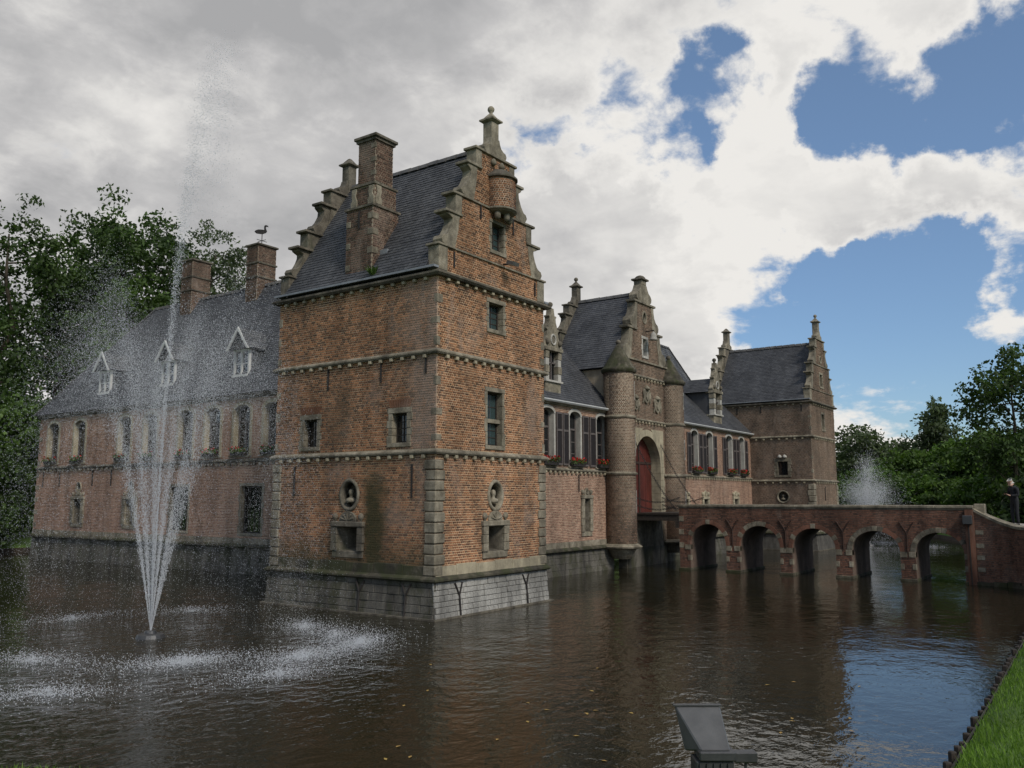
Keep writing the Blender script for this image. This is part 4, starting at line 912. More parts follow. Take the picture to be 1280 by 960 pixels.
# round turrets
for cx in (17.98, 23.62):
    PT = PC(cx, GY, GR); full = lambda z: [(-math.pi*1.35*GR, math.pi*.35*GR)]
    tb = MB().lathe([(GR, 1.16), (GR, 9.3)], (cx, GY, 0), 28).build('turret', 'mortar_grey', GH, smooth=True)
    bricks(PT, full, [], 1.2, 9.3, rg, L=.19, joint=.036, bed=.03).build('brickwork', 'brick_brown', tb, recalc=False, kind='stuff')
    for z, r in ((4.36, .1), (7.02, .08)): MB().lathe([(GR, z), (GR+r*.8, z+.01), (GR+r, z+.07), (GR+.01, z+.15)], (cx, GY, 0), 28).build('string_course', 'stone', tb)
    MB().lathe([(GR, 9.2), (GR+.1, 9.22), (GR+.14, 9.3), (GR+.14, 9.36), (GR+.02, 9.5), (GR*.62, 10.0), (GR*.3, 10.42), (.12, 10.58), (.07, 10.62)], (cx, GY, 0), 26).build('turret_roof', 'stone_moss', tb)
    for k in range(9):
        z = 9.52+k*.105; r = GR+.03-(k*.105)*.92
        pass
    MB().lathe([(.07, 0), (.1, .03), (.14, .1), (.12, .18), (.04, .24)], (cx, GY, 10.6), 10).build('finial', 'stone_dark', tb, smooth=True)
    MB().lathe([(GR*.55, .48), (GR*.7, .6), (GR*.95, .92), (GR+.22, .98), (GR+.26, 1.05), (GR+.05, 1.18)], (cx, GY, 0), 24).build('turret_base', 'stone', tb)
    for z0_, h in ((2.6, 1.05), (5.25, 1.05), (7.9, .9)):
        a = -1.05*GR if cx < 20 else -1.25*GR
        fr = part('arrow_slit', 'stone_pale', tb, PT, a-.13, a+.13, z0_, z0_+h, -.05, .03); part('slit', 'iron', fr, PT, a-.035, a+.035, z0_+.14, z0_+h-.14, .0, .036)
# door: stone arch blocks, leaves, wicket lines
OW, ZS, RI = 1.8, 4.85, 1.78                        # structural hole half width, spring, rise
def arc_pt(w, r, a): return (GX+w*math.cos(a), ZS+r*math.sin(a))
nv = 11
for k in range(nv):
    a0, a1 = math.pi*k/nv, math.pi*(k+1)/nv; poly = [arc_pt(1.45, 1.5, a0+(a1-a0)*q/3) for q in range(4)]+[arc_pt(1.84, 1.82, a1-(a1-a0)*q/3) for q in range(4)]
    MB().prism(P, poly, -.5, .05+.006*(k % 2)).build('arch_stone', 'stone_cream', GH, bevel=.008)
for s in (-1, 1):
    for k in range(7):
        w = .38 if k % 2 else .46
        part('jamb_stone', 'stone_cream', GH, P, *sorted((GX+s*1.45, GX+s*(1.45+w))), 2.5+k*.336, 2.5+(k+1)*.336-.008, -.5, .05+.006*(k % 2), bevel=.008)
    MB().prism(P, [(GX+s*1.86, 4.87), (GX+s*1.86, 6.72), (GX+s*.4, 6.72), (GX+s*.75, 6.5), (GX+s*1.25, 6.18), (GX+s*1.6, 5.7)], -.2, .035).build('spandrel_stone', 'stone_cream', GH)
leafp = [(GX-1.45, 2.5), (GX-1.45, ZS)]+[arc_pt(1.45, 1.5, math.pi*(1-q/14)) for q in range(1, 14)]+[(GX+1.45, ZS), (GX+1.45, 2.5)]
dr = MB().prism(P, leafp, -.56, -.50).build('door', 'door_red', GH)
for k in range(12):
    u = GX-1.42+k*.237; zt = ZS+1.5*math.sqrt(max(0, 1-((u+.11-GX)/1.47)**2))-.06
    part('plank', 'door_red', dr, P, u+.006, u+.231, 2.52, 4.98, -.5, -.478-.003*(k % 3)); part('plank', 'door_red', dr, P, u+.006, u+.231, 5.1, max(5.2, zt-.05), -.5, -.478-.003*(k % 2))
part('rail', 'rust_iron', dr, P, GX-1.4, GX+1.4, 4.985, 5.09, -.5, -.44); part('meeting_post', 'rust_iron', dr, P, GX-.05, GX+.05, 2.52, 6.28, -.5, -.435)
# passage block under the door, down to the water
MB().wbox(18.6, 23.0, GY+.05, GY+.5, -.5, 2.48).build('threshold_wall', 'stone_dark', GH)
for k in range(5): part('plinth_block', 'plinth_dark', GH, PY(GY+.03), 18.7+k*.86, 18.7+k*.86+.84, -.3, .9, -.03, .01, bevel=.01)
# coats of arms
def relief(u, z, w, h):
    shp = [(-.5, .45), (-.2, .5), (0, .44), (.2, .5), (.5, .45), (.42, .2), (.48, -.1), (.3, -.38), (0, -.52), (-.3, -.38), (-.48, -.1), (-.42, .2)]
    r = MB().prism(P, [(u+a*w, z+b*h) for a, b in shp], -.02, .09).build('coat_of_arms', 'stone', GH, bevel=.02)
    MB().prism(P, [(u+a*w*.55, z+b*h*.55) for a, b in shp], .08, .14).build('shield', 'stone', r, bevel=.015)
    for s in (-1, 1): MB().tube([P(u+s*w*.62, z-h*.45, .03), P(u+s*w*.5, z-h*.1, .08), P(u+s*w*.6, z+h*.3, .06), P(u+s*w*.42, z+h*.5, .05)], [.05, .07, .05, .03], 6).build('supporter', 'stone', r)
    MB().lathe([(w*.28, 0), (w*.34, .06), (w*.2, .16), (.02, .24)], P(u, z+h*.46, .05), 8).build('crown', 'stone', r, smooth=True)
relief(19.6, 7.85, .55, .62); relief(20.8, 8.35, .62, .75); relief(22.0, 7.95, .62, .72)
# wooden drawbridge and chains
DB = thing('drawbridge', (GX, 2.7, 2.5), 'dark timber drawbridge deck hung on chains before the red gate', 'drawbridge')
for k in range(11): MB().wbox(19.35, 22.25, 1.64+k*.208, 1.64+k*.208+.2, 2.5, 2.58).build('plank', 'dark_timber', DB)
for x in (19.4, 20.8, 22.05): MB().wbox(x, x+.18, 1.64, 3.9, 2.22, 2.498).build('beam', 'dark_timber', DB)
MB().wbox(19.36, 22.24, 1.63, 1.8, 1.9, 2.21).build('beam', 'dark_timber', DB)
def chain(pts, r=.035, link=.12):
    mb = MB(); pts = [Vector(p) for p in pts]; L = 0; k = 0
    for a, b in zip(pts[:-1], pts[1:]):
        n = max(1, round((b-a).length/link))
        for q in range(n):
            p, s = a.lerp(b, q/n), a.lerp(b, (q+1.15)/n); d = (s-p); w = d.orthogonal().normalized() if k % 2 else d.cross(d.orthogonal()).normalized()
            mb.tube([p, p.lerp(s, .2)+w*r, p.lerp(s, .8)+w*r, s, p.lerp(s, .8)-w*r, p.lerp(s, .2)-w*r, p], r*.38, 4); k += 1
    return mb
def sag(a, b, d, n=8): return [tuple(Vector(a).lerp(Vector(b), q/n)+Vector((0, 0, -d*4*(q/n)*(1-q/n)))) for q in range(n+1)]
for x in (19.45, 22.3):
    chain(sag((x, 3.85, 6.0), (x, 1.75, 2.7), .25)).build('lift_chain', 'iron', DB)
    for z in (3.3, 2.95): chain(sag((x, 3.85, z), (x, 1.6, z), .22)).build('rail_chain', 'iron', DB)
# ------------------------------------------------------------------ water and ground
EDGE = [(-9.3, -13.15), (-7.4, -13.55), (-2, -13.5), (3.3, -13.42), (10, -13.3), (16.2, -13.45), (19.6, -12.6), (22.3, -12.3), (30, -11), (40, -9.5), (50, -7), (60, -3), (67, 5), (68, 20), (63, 40), (48, 44), (26, 41.5), (13, 39.5), (5, 39), (-4, 40.5), (-14, 34), (-20, 20), (-18.5, 8),
        (-15.2, -1.4), (-13.12, -4.95), (-11.4, -8.2), (-9.7, -11.1)]
def resample(pts, step):
    out = []
    for a, b in zip(pts, pts[1:]+pts[:1]):
        a, b = Vector(a), Vector(b); n = max(1, int((b-a).length/step)); out += [a.lerp(b, q/n) for q in range(n)]
    return out
ring = resample(EDGE, 1.2); cen = Vector((20, 18)); nr_ = len(ring); gv = []
for off, z in ((0, -1.6), (0, .30), (.6, .42), (2.5, .85), (7, 1.25), (16, 1.6), (60, 1.7), (3000, 1.7)):
    for i, p in enumerate(ring):
        d = (p-cen).normalized(); q = p+d*off; zz_ = z+(.05*math.sin(i*1.7)+.04*math.sin(i*.63) if .4 < off < 20 else 0)
        gv.append((q.x, q.y, zz_))
gf = [(a*nr_+i, a*nr_+(i+1) % nr_, (a+1)*nr_+(i+1) % nr_, (a+1)*nr_+i) for a in range(7) for i in range(nr_)]
me = bpy.data.meshes.new('ground'); me.from_pydata(gv, [], gf); me.materials.append(MATS['turf']); me.materials.append(MATS['soil'])
for i, p in enumerate(me.polygons):
    p.use_smooth = True
    if i < nr_: p.material_index = 1
ground = put('ground', me, None, (0, 0, 0), kind='structure')
from mathutils.bvhtree import BVHTree
bvh = BVHTree.FromPolygons([Vector(v) for v in gv], gf)
def gz_at(x, y):
    h = bvh.ray_cast(Vector((x, y, 50)), Vector((0, 0, -1)))
    return h[0].z if h[0] is not None else None
wm = bpy.data.meshes.new('water'); wm.from_pydata([(-24, -18, 0), (74, -18, 0), (74, 68, 0), (-24, 68, 0)], [], [(0, 1, 2, 3)]); wm.materials.append(MATS['moat_water'])
put('water', wm, None, (0, 0, 0), kind='structure')
def gp(px, depth): return (CAM[0]+depth*math.cos(AZ)+(px-640)/1065*depth*math.sin(AZ), CAM[1]+depth*math.sin(AZ)-(px-640)/1065*depth*math.cos(AZ))
# ------------------------------------------------------------------ bridge
rb = random.Random(51); BX, BW, BZ = 19.4, 3.0, 2.98
BR = thing('arched_bridge', (BX+1.5, -4.5, 0), 'low red brick bridge with five arches and stone coping leading to the gate', 'bridge')
P = PX(BX); B0, B1 = -10.6, 1.62; PB_ = PXr(BX+BW)
arches = [(-.63, 1.08, 2.10), (-3.06, -1.27, 2.06), (-5.4, -3.6, 2.0), (-7.9, -6.06, 1.95), (-10.2, -8.48, 1.93)]
bh = [('a', a, b, -2, 1.15, ap-1.15) for a, b, ap in arches]
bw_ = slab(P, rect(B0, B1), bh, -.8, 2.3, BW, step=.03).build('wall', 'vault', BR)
slab(P, rect(B0, B1), [], 2.3, BZ-.1, .3).build('parapet', 'vault', BR); slab(PB_, rect(B0, B1), [], 2.3, BZ-.1, .3).build('parapet', 'vault', BR)
hb = [('a', a-.0, b+.0, -2, 1.15, ap-1.15+.0) for a, b, ap in arches]
bricks(P, rect(B0, B1), hb, -.07, BZ-.12, rb, proud=.012).build('brickwork', 'brick_bridge', BR, recalc=False, kind='stuff')
bricks(PX(BX+BW-.3), rect(B0, B1), [], 2.3, BZ-.12, rb, proud=.012).build('brickwork', 'brick_bridge', BR, recalc=False, kind='stuff')
MB().wbox(BX+.3, BX+BW-.3, B0, B1, 2.302, 2.36).build('deck', 'gravel', BR)
for xx in (BX-.06, BX+BW-.36):
    n = 9
    for k in range(n):
        a, b = B0-.02+(B1-B0+.04)*k/n, B0-.02+(B1-B0+.04)*(k+1)/n
        MB().wbox(xx, xx+.42, a+.004, b-.004, BZ-.1, BZ+rb.uniform(-.004, .004)).build('coping_stone', 'stone', BR, bevel=.015)
        if xx < BX: MB().wbox(xx+.03, xx+.05, a, b, BZ-.16, BZ-.102).build('drip_course', 'stone_dark', BR)
def vous(c, hw, rise, a0, a1, t, m, n1=.03):
    poly = [(c+hw*math.cos(a0+(a1-a0)*q/3), 1.15+rise*math.sin(a0+(a1-a0)*q/3)) for q in range(4)]+[(c+(hw+t)*math.cos(a1-(a1-a0)*q/3), 1.15+(rise+t)*math.sin(a1-(a1-a0)*q/3)) for q in range(4)]
    MB().prism(P, poly, -.12, n1).build('voussoir', m, BR, bevel=.006)
for i, (a, b, ap) in enumerate(arches):
    c, hw, rs = (a+b)/2, (b-a)/2, ap-1.15; n = 15
    for k in range(n):
        st = k in (2, 7, 12) or (i == 1 and k in (4, 5, 6, 8)) or (i >= 3 and k < 9)
        vous(c, hw, rs, math.pi*(k+.04)/n, math.pi*(k+.96)/n, .2 if st else .17, ('stone_dark' if i >= 3 and k not in (2, 7) else 'stone') if st else 'brick_bridge', .03 if st else .02)
    for u, s in ((a, -1), (b, 1)):
        part('impost', 'stone', BR, P, *sorted((u+s*.004, u+s*.26)), .93, 1.15, -.3, .035, bevel=.008)
        part('pier_stone', 'stone', BR, P, *sorted((u, u+s*.14)), .45, .68, -.2, .03, bevel=.008)
for a, b in zip(arches[:-1], arches[1:]):
    u = (a[0]+b[1])/2
    y_anchor(BR, P, u, 1.15, 2.32, .5, 'rust_iron', .04)
for a, b in [(B1-.55, B1)]+[(q[1], p[0]) for p, q in zip(arches[:-1], arches[1:])]+[(B0, arches[-1][0])]:
    MB().wbox(BX-.1, BX+BW+.1, a-.03, b+.03, -.8, .10).build('pier_footing', 'stone_moss', BR, bevel=.02)
for z in (1.0, 1.6, 2.2): part('pier_stone', 'stone', BR, P, B1-.22, B1+.004, z, z+.24, -.2, .03, bevel=.008)
# pilaster with lamp box at the landward end
part('pilaster', 'brick_bridge', BR, P, B0-.02, B0+.28, -.5, 2.84, -.1, .12)
lb = part('lamp_box', 'flood_metal', BR, P, B0+.02, B0+.36, 2.28, 2.62, .12, .3, bevel=.02); part('lamp_conduit', 'iron', BR, P, B0+.15, B0+.19, 0, 2.28, .12, .16)
MB().wbox(BX+.1, BX+.55, B0-.4, B0-.02, 2.3, 3.06).build('end_pillar', 'stone', BR, bevel=.02)
# curved wing wall
wpts = [(19.36, -10.6), (19.25, -11.2), (18.95, -11.8), (18.4, -12.4), (17.6, -12.95), (16.4, -13.45), (15.6, -13.75)]
cl = [0]
for a, b in zip(wpts[:-1], wpts[1:]): cl.append(cl[-1]+math.dist(a, b))
def PWL(u, v, n):
    u = min(max(u, 0), cl[-1]-1e-4)
    for i in range(len(cl)-1):
        if cl[i] <= u <= cl[i+1]:
            t = (u-cl[i])/(cl[i+1]-cl[i]); a, b = Vector(wpts[i]), Vector(wpts[i+1]); p = a.lerp(b, t)
            d0 = (Vector(wpts[i+1])-Vector(wpts[max(i-1, 0)])).normalized(); d1 = (Vector(wpts[min(i+2, len(wpts)-1)])-Vector(wpts[i])).normalized(); d = d0.lerp(d1, t).normalized()
            nn = Vector((d.y, -d.x)); nn = nn if nn.x < 0 else -nn
            return (p.x+nn.x*n, p.y+nn.y*n, v)
wtop = lambda u: 2.2+.66*max(0, 1-u/1.9)**1.8
def ww_out(z):
    us = [cl[-1]*q/120 for q in range(121)]; ok = [u for u in us if wtop(u) > z+.03]
    return [(0, max(ok))] if ok and max(ok) > .05 else []
ww = MB(); N = 40
for q in range(N):
    a, b = cl[-1]*q/N, cl[-1]*(q+1)/N; za, zb = wtop(a), wtop(b); i = len(ww.v)
    for n in (-.35, 0): ww.v += [PWL(a, -.8, n), PWL(b, -.8, n), PWL(b, zb-.06, n), PWL(a, za-.06, n)]
    ww.f += [(i, i+1, i+2, i+3), (i+4, i+5, i+6, i+7), (i+3, i+2, i+6, i+7)]
wwo = ww.build('wing_wall', 'vault', BR, recalc=False)
bricks(PWL, ww_out, [], -.07, 2.86, rb, proud=.012).build('brickwork', 'brick_bridge', wwo, recalc=False, kind='stuff')
for q in range(12):
    c_ = MB(); a, b = cl[-1]*q/12+.004, cl[-1]*(q+1)/12-.004
    for k in range(3):
        p, r_ = a+(b-a)*k/3, a+(b-a)*(k+1)/3; i = len(c_.v)
        for n in (-.4, .06): c_.v += [PWL(p, wtop(p)-.07, n), PWL(r_, wtop(r_)-.07, n), PWL(r_, wtop(r_)+.03, n), PWL(p, wtop(p)+.03, n)]
        c_.f += [(i, i+1, i+2, i+3), (i+4, i+5, i+6, i+7), (i+3, i+2, i+6, i+7), (i, i+1, i+5, i+4)]+([(i, i+3, i+7, i+4)] if k == 0 else [])+([(i+1, i+2, i+6, i+5)] if k == 2 else [])
    c_.build('coping_stone', 'stone', wwo, recalc=False)
for z in (.5, .95, 1.4, 1.9): part('pier_stone', 'stone', wwo, PWL, .05, .32, z, z+.16, -.1, .03)
for q in range(9): part('footing_stone', 'stone_moss', wwo, PWL, cl[-1]*q/9+.01, cl[-1]*(q+1)/9-.01, -.4, .12+.04*(q % 3), -.1, .1+.02*(q % 2))
# approach path behind the wing wall
ap = MB(); left = [PWL(u, 0, -.34)[:2] for u in (0, .8, 1.6, 2.4, 3.2, 4.2)]+[(15.0, -16), (14.5, -22), (15, -34)]; right = [(22.1, -10.6), (22.3, -11.2), (22.8, -11.8), (23.5, -12.3), (24.4, -12.6), (25.6, -13), (27, -16), (26, -22), (24, -34)]
zs_ = [2.33, 2.3, 2.26, 2.2, 2.15, 2.1, 2.0, 1.85, 1.6]
ap.v = [(*p, z) for p, z in zip(left, zs_)]+[(*p, z) for p, z in zip(right, zs_)]+[(*p, -.5) for p in left]+[(*p, -.5) for p in right]
k = len(left)
ap.f = [(i, i+1, k+i+1, k+i) for i in range(k-1)]+[(i, i+1, 2*k+i+1, 2*k+i) for i in range(k-1)]+[(k+i, k+i+1, 3*k+i+1, 3*k+i) for i in range(k-1)]+[(0, k, 3*k, 2*k)]
ap.build('path', 'gravel', None, recalc=False, kind='structure')
# ------------------------------------------------------------------ lawn edge: stakes, boards, grass
rs = random.Random(61); SM = []
for k in range(4):
    m_ = MB().lathe([(.052, -.5), (.05, .0), (.046, .012), (.03, .018)], (0, 0, 0), 6); SM.append(m_.mesh('stake', 'dark_timber', (0, 0, 0)))
u = -9.2; k = 0
while u < 15:
    yy = np.interp(u, [-9.3, -7.4, -2, 3.3, 10, 16.2], [-13.15, -13.55, -13.5, -13.42, -13.3, -13.45])
    put('edging_stake', SM[k % 4], None, (u, yy+.1, .27+rs.uniform(-.05, .05)), rs.uniform(0, 3), label='short dark wooden stake in the row edging the lawn along the water', cat='stake', group='stakes edging the lawn'); k += 1; u += .40+rs.uniform(-.03, .03)
eb = MB()
for a, b in zip(EDGE[0:5], EDGE[1:6]):
    a, b = Vector(a)+Vector((0, .03)), Vector(b)+Vector((0, .03)); i = len(eb.v); o_ = Vector((0, .03))
    eb.v += [(a.x, a.y, -.3), (b.x, b.y, -.3), (b.x, b.y, .27), (a.x, a.y, .27), (a.x, a.y+.03, -.3), (b.x, b.y+.03, -.3), (b.x, b.y+.03, .27), (a.x, a.y+.03, .27)]
    eb.f += [(i, i+1, i+2, i+3), (i+4, i+5, i+6, i+7), (i+3, i+2, i+6, i+7)]
eb.build('edging_board', 'dark_timber', None, recalc=False, label='dark timber board holding the lawn edge behind the stakes', cat='edging')
def grass(name, pts, label, seed):
    g = np.random.default_rng(seed); V = []; F = []
    for x, y in pts:
        z = gz_at(x, y)
        if z is None or z < .25: continue
        h = g.uniform(.04, .10); a = g.uniform(0, 6.28); w = g.uniform(.006, .011); lx, ly = g.normal(0, .03, 2); i = len(V)
        V += [(x-w*math.cos(a), y-w*math.sin(a), z-.01), (x+w*math.cos(a), y+w*math.sin(a), z-.01), (x+lx, y+ly, z+h)]; F.append((i, i+1, i+2))
    me = bpy.data.meshes.new(name); me.from_pydata(V, [], F); me.materials.append(MATS['grass_blade']); return put(name, me, None, (0, 0, 0), label=label, cat='grass', kind='stuff')
g_ = np.random.default_rng(2); pts = []
for _ in range(62000):
    x = -9.3+18*g_.random()**1.35; y = -13.3-5.5*g_.random()
    pts.append((x, y))
grass('grass', pts, 'short mown bright green lawn sloping down to the water stakes', 3)
pts = [(-12.6-2.6*g_.random(), -6+4.8*g_.random()) for _ in range(5000)]
grass('grass', pts, 'small corner of green lawn at water edge near the fountain', 4)
# ------------------------------------------------------------------ floodlight at the water edge
fx, fy = -10.12, -11.95; rt_ = Vector((math.sin(AZ), -math.cos(AZ), 0)); fw_ = Vector((math.cos(AZ), math.sin(AZ), 0))
FL = thing('floodlight', (fx, fy, gz_at(fx, fy) or .3), 'grey metal floodlight on a post at the water edge with side bracket', 'floodlight')
def PFL(u, v, n): p = Vector((fx, fy, 0))+rt_*u+fw_*(-n); return (p.x, p.y, v)
h = MB(); c8 = [(-.24, 1.0, .02), (.22, 1.0, .02), (.22, 1.0, -.3), (-.24, 1.0, -.3)]
h.v = [PFL(-.235, 1.285, -.285), PFL(.205, 1.285, -.285), PFL(.205, 1.285, -.32), PFL(-.235, 1.285, -.32), PFL(-.075, .985, .12), PFL(.195, .985, .12), PFL(.195, .90, -.2), PFL(-.17, .90, -.2)]
h.f = [(0, 1, 2, 3), (0, 1, 5, 4), (1, 2, 6, 5), (2, 3, 7, 6), (3, 0, 4, 7), (4, 5, 6, 7)]
ho = h.build('housing', 'flood_top', FL, bevel=.012)
MB().box(PFL, -.25, .22, 1.286, 1.30, -.34, -.275).build('rim', 'flood_metal', ho); MB().box(PFL, -.10, .24, .90, .985, -.1, .16).build('gear_box', 'flood_metal', FL, bevel=.012)
MB().box(PFL, -.13, .22, .72, .897, -.12, .13).build('gear_box', 'flood_metal', FL, bevel=.012); MB().box(PFL, .242, .46, .86, .955, -.05, .06).build('bracket', 'flood_metal', FL, bevel=.012)
MB().tube([PFL(.36, .86, 0), PFL(.36, .74, 0)], .014, 6).build('bolt', 'flood_metal', FL); MB().tube([PFL(.03, .72, 0), PFL(.03, .15, 0)], .05, 10).build('post', 'flood_metal', FL)
for q in range(5): MB().box(PFL, -.1+q*.065, -.085+q*.065, .74, .88, .13, .15).build('cooling_fin', 'flood_metal', FL)
# ------------------------------------------------------------------ fountains
def drops_mesh(name, pos, size, vel=None, stretch=None):
    n = len(pos); T = np.array([(1, 1, 1), (1, -1, -1), (-1, 1, -1), (-1, -1, 1)], float)/1.4
    g = np.random.default_rng(n); q = g.normal(size=(n, 3)); q /= np.linalg.norm(q, axis=1)[:, None]
    a = np.cross(q, [0.3, .5, .8]); a /= np.linalg.norm(a, axis=1)[:, None]; b = np.cross(q, a)
    Rm = np.stack([q, a, b], axis=2)
    v = np.einsum('nij,kj->nki', Rm, T)*size[:, None, None]
    if vel is not None:
        d = vel/np.linalg.norm(vel, axis=1)[:, None]; al = np.einsum('nki,ni->nk', v, d); v = v+al[:, :, None]*d[:, None, :]*(stretch[:, None, None]-1)
    v = (v+pos[:, None, :]).reshape(-1, 3)
    f = np.array([(0, 1, 2), (0, 3, 1), (0, 2, 3), (1, 3, 2)]); f = (f[None]+4*np.arange(n)[:, None, None]).reshape(-1, 3)
    me = bpy.data.meshes.new(name); me.vertices.add(len(v)); me.vertices.foreach_set('co', v.ravel()); me.loops.add(f.size); me.loops.foreach_set('vertex_index', f.ravel().astype(np.int32))
    me.polygons.add(len(f)); me.polygons.foreach_set('loop_start', np.arange(0, f.size, 3, dtype=np.int32)); me.polygons.foreach_set('loop_total', np.full(len(f), 3, dtype=np.int32)); me.update(); me.validate()
    me.materials.append(MATS['water_drop']); return me
def jet(g, n, v0, ang, tilt, wind, spread, T_cut=1., s0=.004, s1=.011):
    G = 9.81; vz = v0*math.cos(tilt); vh = v0*math.sin(tilt); T = 2*vz/G*T_cut
    v_ = 1+.05*np.clip(g.normal(size=n), -2, 1.2); vz = vz*v_; t = T*g.random(n)**.85
    jit = g.normal(size=(n, 3))*spread*(t/T)[:, None]**1.25
    drag = 1/(1+.10*t)
    x = vh*math.cos(ang)*t*drag+wind[0]*t*t; y = vh*math.sin(ang)*t*drag+wind[1]*t*t; z = vz*t-.5*G*t*t+.1
    p = np.stack([x, y, z], 1)+jit; v = np.stack([np.full(n, vh*math.cos(ang)), np.full(n, vh*math.sin(ang)), vz-G*t+.01], 1)
    s = s0+(s1-s0)*g.random(n)**2; st = 1+3.5*np.exp(-t/T*5)
    ok = p[:, 2] > .02
    return p[ok], v[ok], s[ok], st[ok]
def fountain(name, c, label, g, jets, splash):
    t = thing(name, (c[0], c[1], 0), label, 'fountain')
    MB().lathe([(.3, -.2), (.34, 0), (.3, .08), (.14, .1), (.12, .16), (.09, .17)], (c[0], c[1], 0), 18).build('nozzle', 'flood_metal', t)
    A = [jet(g, *j) for j in jets]; P_, V_, S_, St = (np.concatenate([a[i] for a in A]) for i in range(4))
    o = put('water_jets', drops_mesh('water_jets', P_, S_, V_, St), t, (c[0], c[1], 0), kind='stuff')
    Q = []; Z = []
    for (sx, sy, r, n) in splash:
        a = g.uniform(0, 6.283, n); rr_ = r*np.abs(g.normal(size=n))*.6
        # splash patches spread along the arc of the ring
        d = Vector((sx-c[0], sy-c[1])); d = d.normalized() if d.length > .01 else Vector((1, 0)); tn = Vector((-d.y, d.x))
        al, ac = rr_*np.cos(a)*1.7, rr_*np.sin(a)*.9
        Q.append(np.stack([sx-c[0]+tn.x*al+d.x*ac, sy-c[1]+tn.y*al+d.y*ac, .01+np.abs(g.normal(size=n))*.07], 1)); Z.append(.0035+.009*g.random(n)**2)
    put('splashes', drops_mesh('splashes', np.concatenate(Q), np.concatenate(Z)), t, (c[0], c[1], 0), kind='stuff')
    return t
g = np.random.default_rng(7); wind = (-.03, -.10)
J = [(15000, 15.5, 0, .0, (-.20, -.86), .20, .62, .003, .0105)]
nj = 13
for k in range(nj):
    a = 2*math.pi*(k+.35)/nj; J.append((12500, 11.7+.7*math.sin(k*2.1), a, .145+.03*math.sin(k*1.3), wind, .5, 1., .003, .0078))
for k in range(6): J.append((5500, 11.5, 2*math.pi*k/6+.4, .05, wind, .35, .9, .0022, .0058))
SPL = []
for q, n in (((-3.68, -.92), 2600), ((-2.79, 1.98), 1500), ((-7.39, .26), 3600), ((-10.36, -.35), 1700), ((-9.06, 2.91), 1700), ((-5.47, 8.24), 900), ((-7.04, -2.23), 1600), ((-2.6, 7.02), 800), ((-5.6, -1.2), 2600), ((-9.6, 5.6), 900), ((-3.2, .4), 1200)): SPL.append((*q, 1.05, int(n*1.7)))
fountain('fountain', (-5.92, 3.79), 'tall white fountain spraying a fan of jets from the moat beside the tall tower', g, J, SPL)
J2 = [(7000, 10.2, 0, .0, (-.05, -.1), .9, 1., .008, .021)]
for k in range(9): J2.append((3000, 8.6, 2*math.pi*k/9, .15, (-.02, -.06), 1.0, 1., .008, .020))
c2_ = gp(1080, 60)
fountain('fountain', c2_, 'distant fountain mist on the water beside the far tower', g, J2, [(c2_[0]+4*math.cos(a), c2_[1]+4*math.sin(a), 1.3, 700) for a in np.linspace(0, 6.28, 10)])
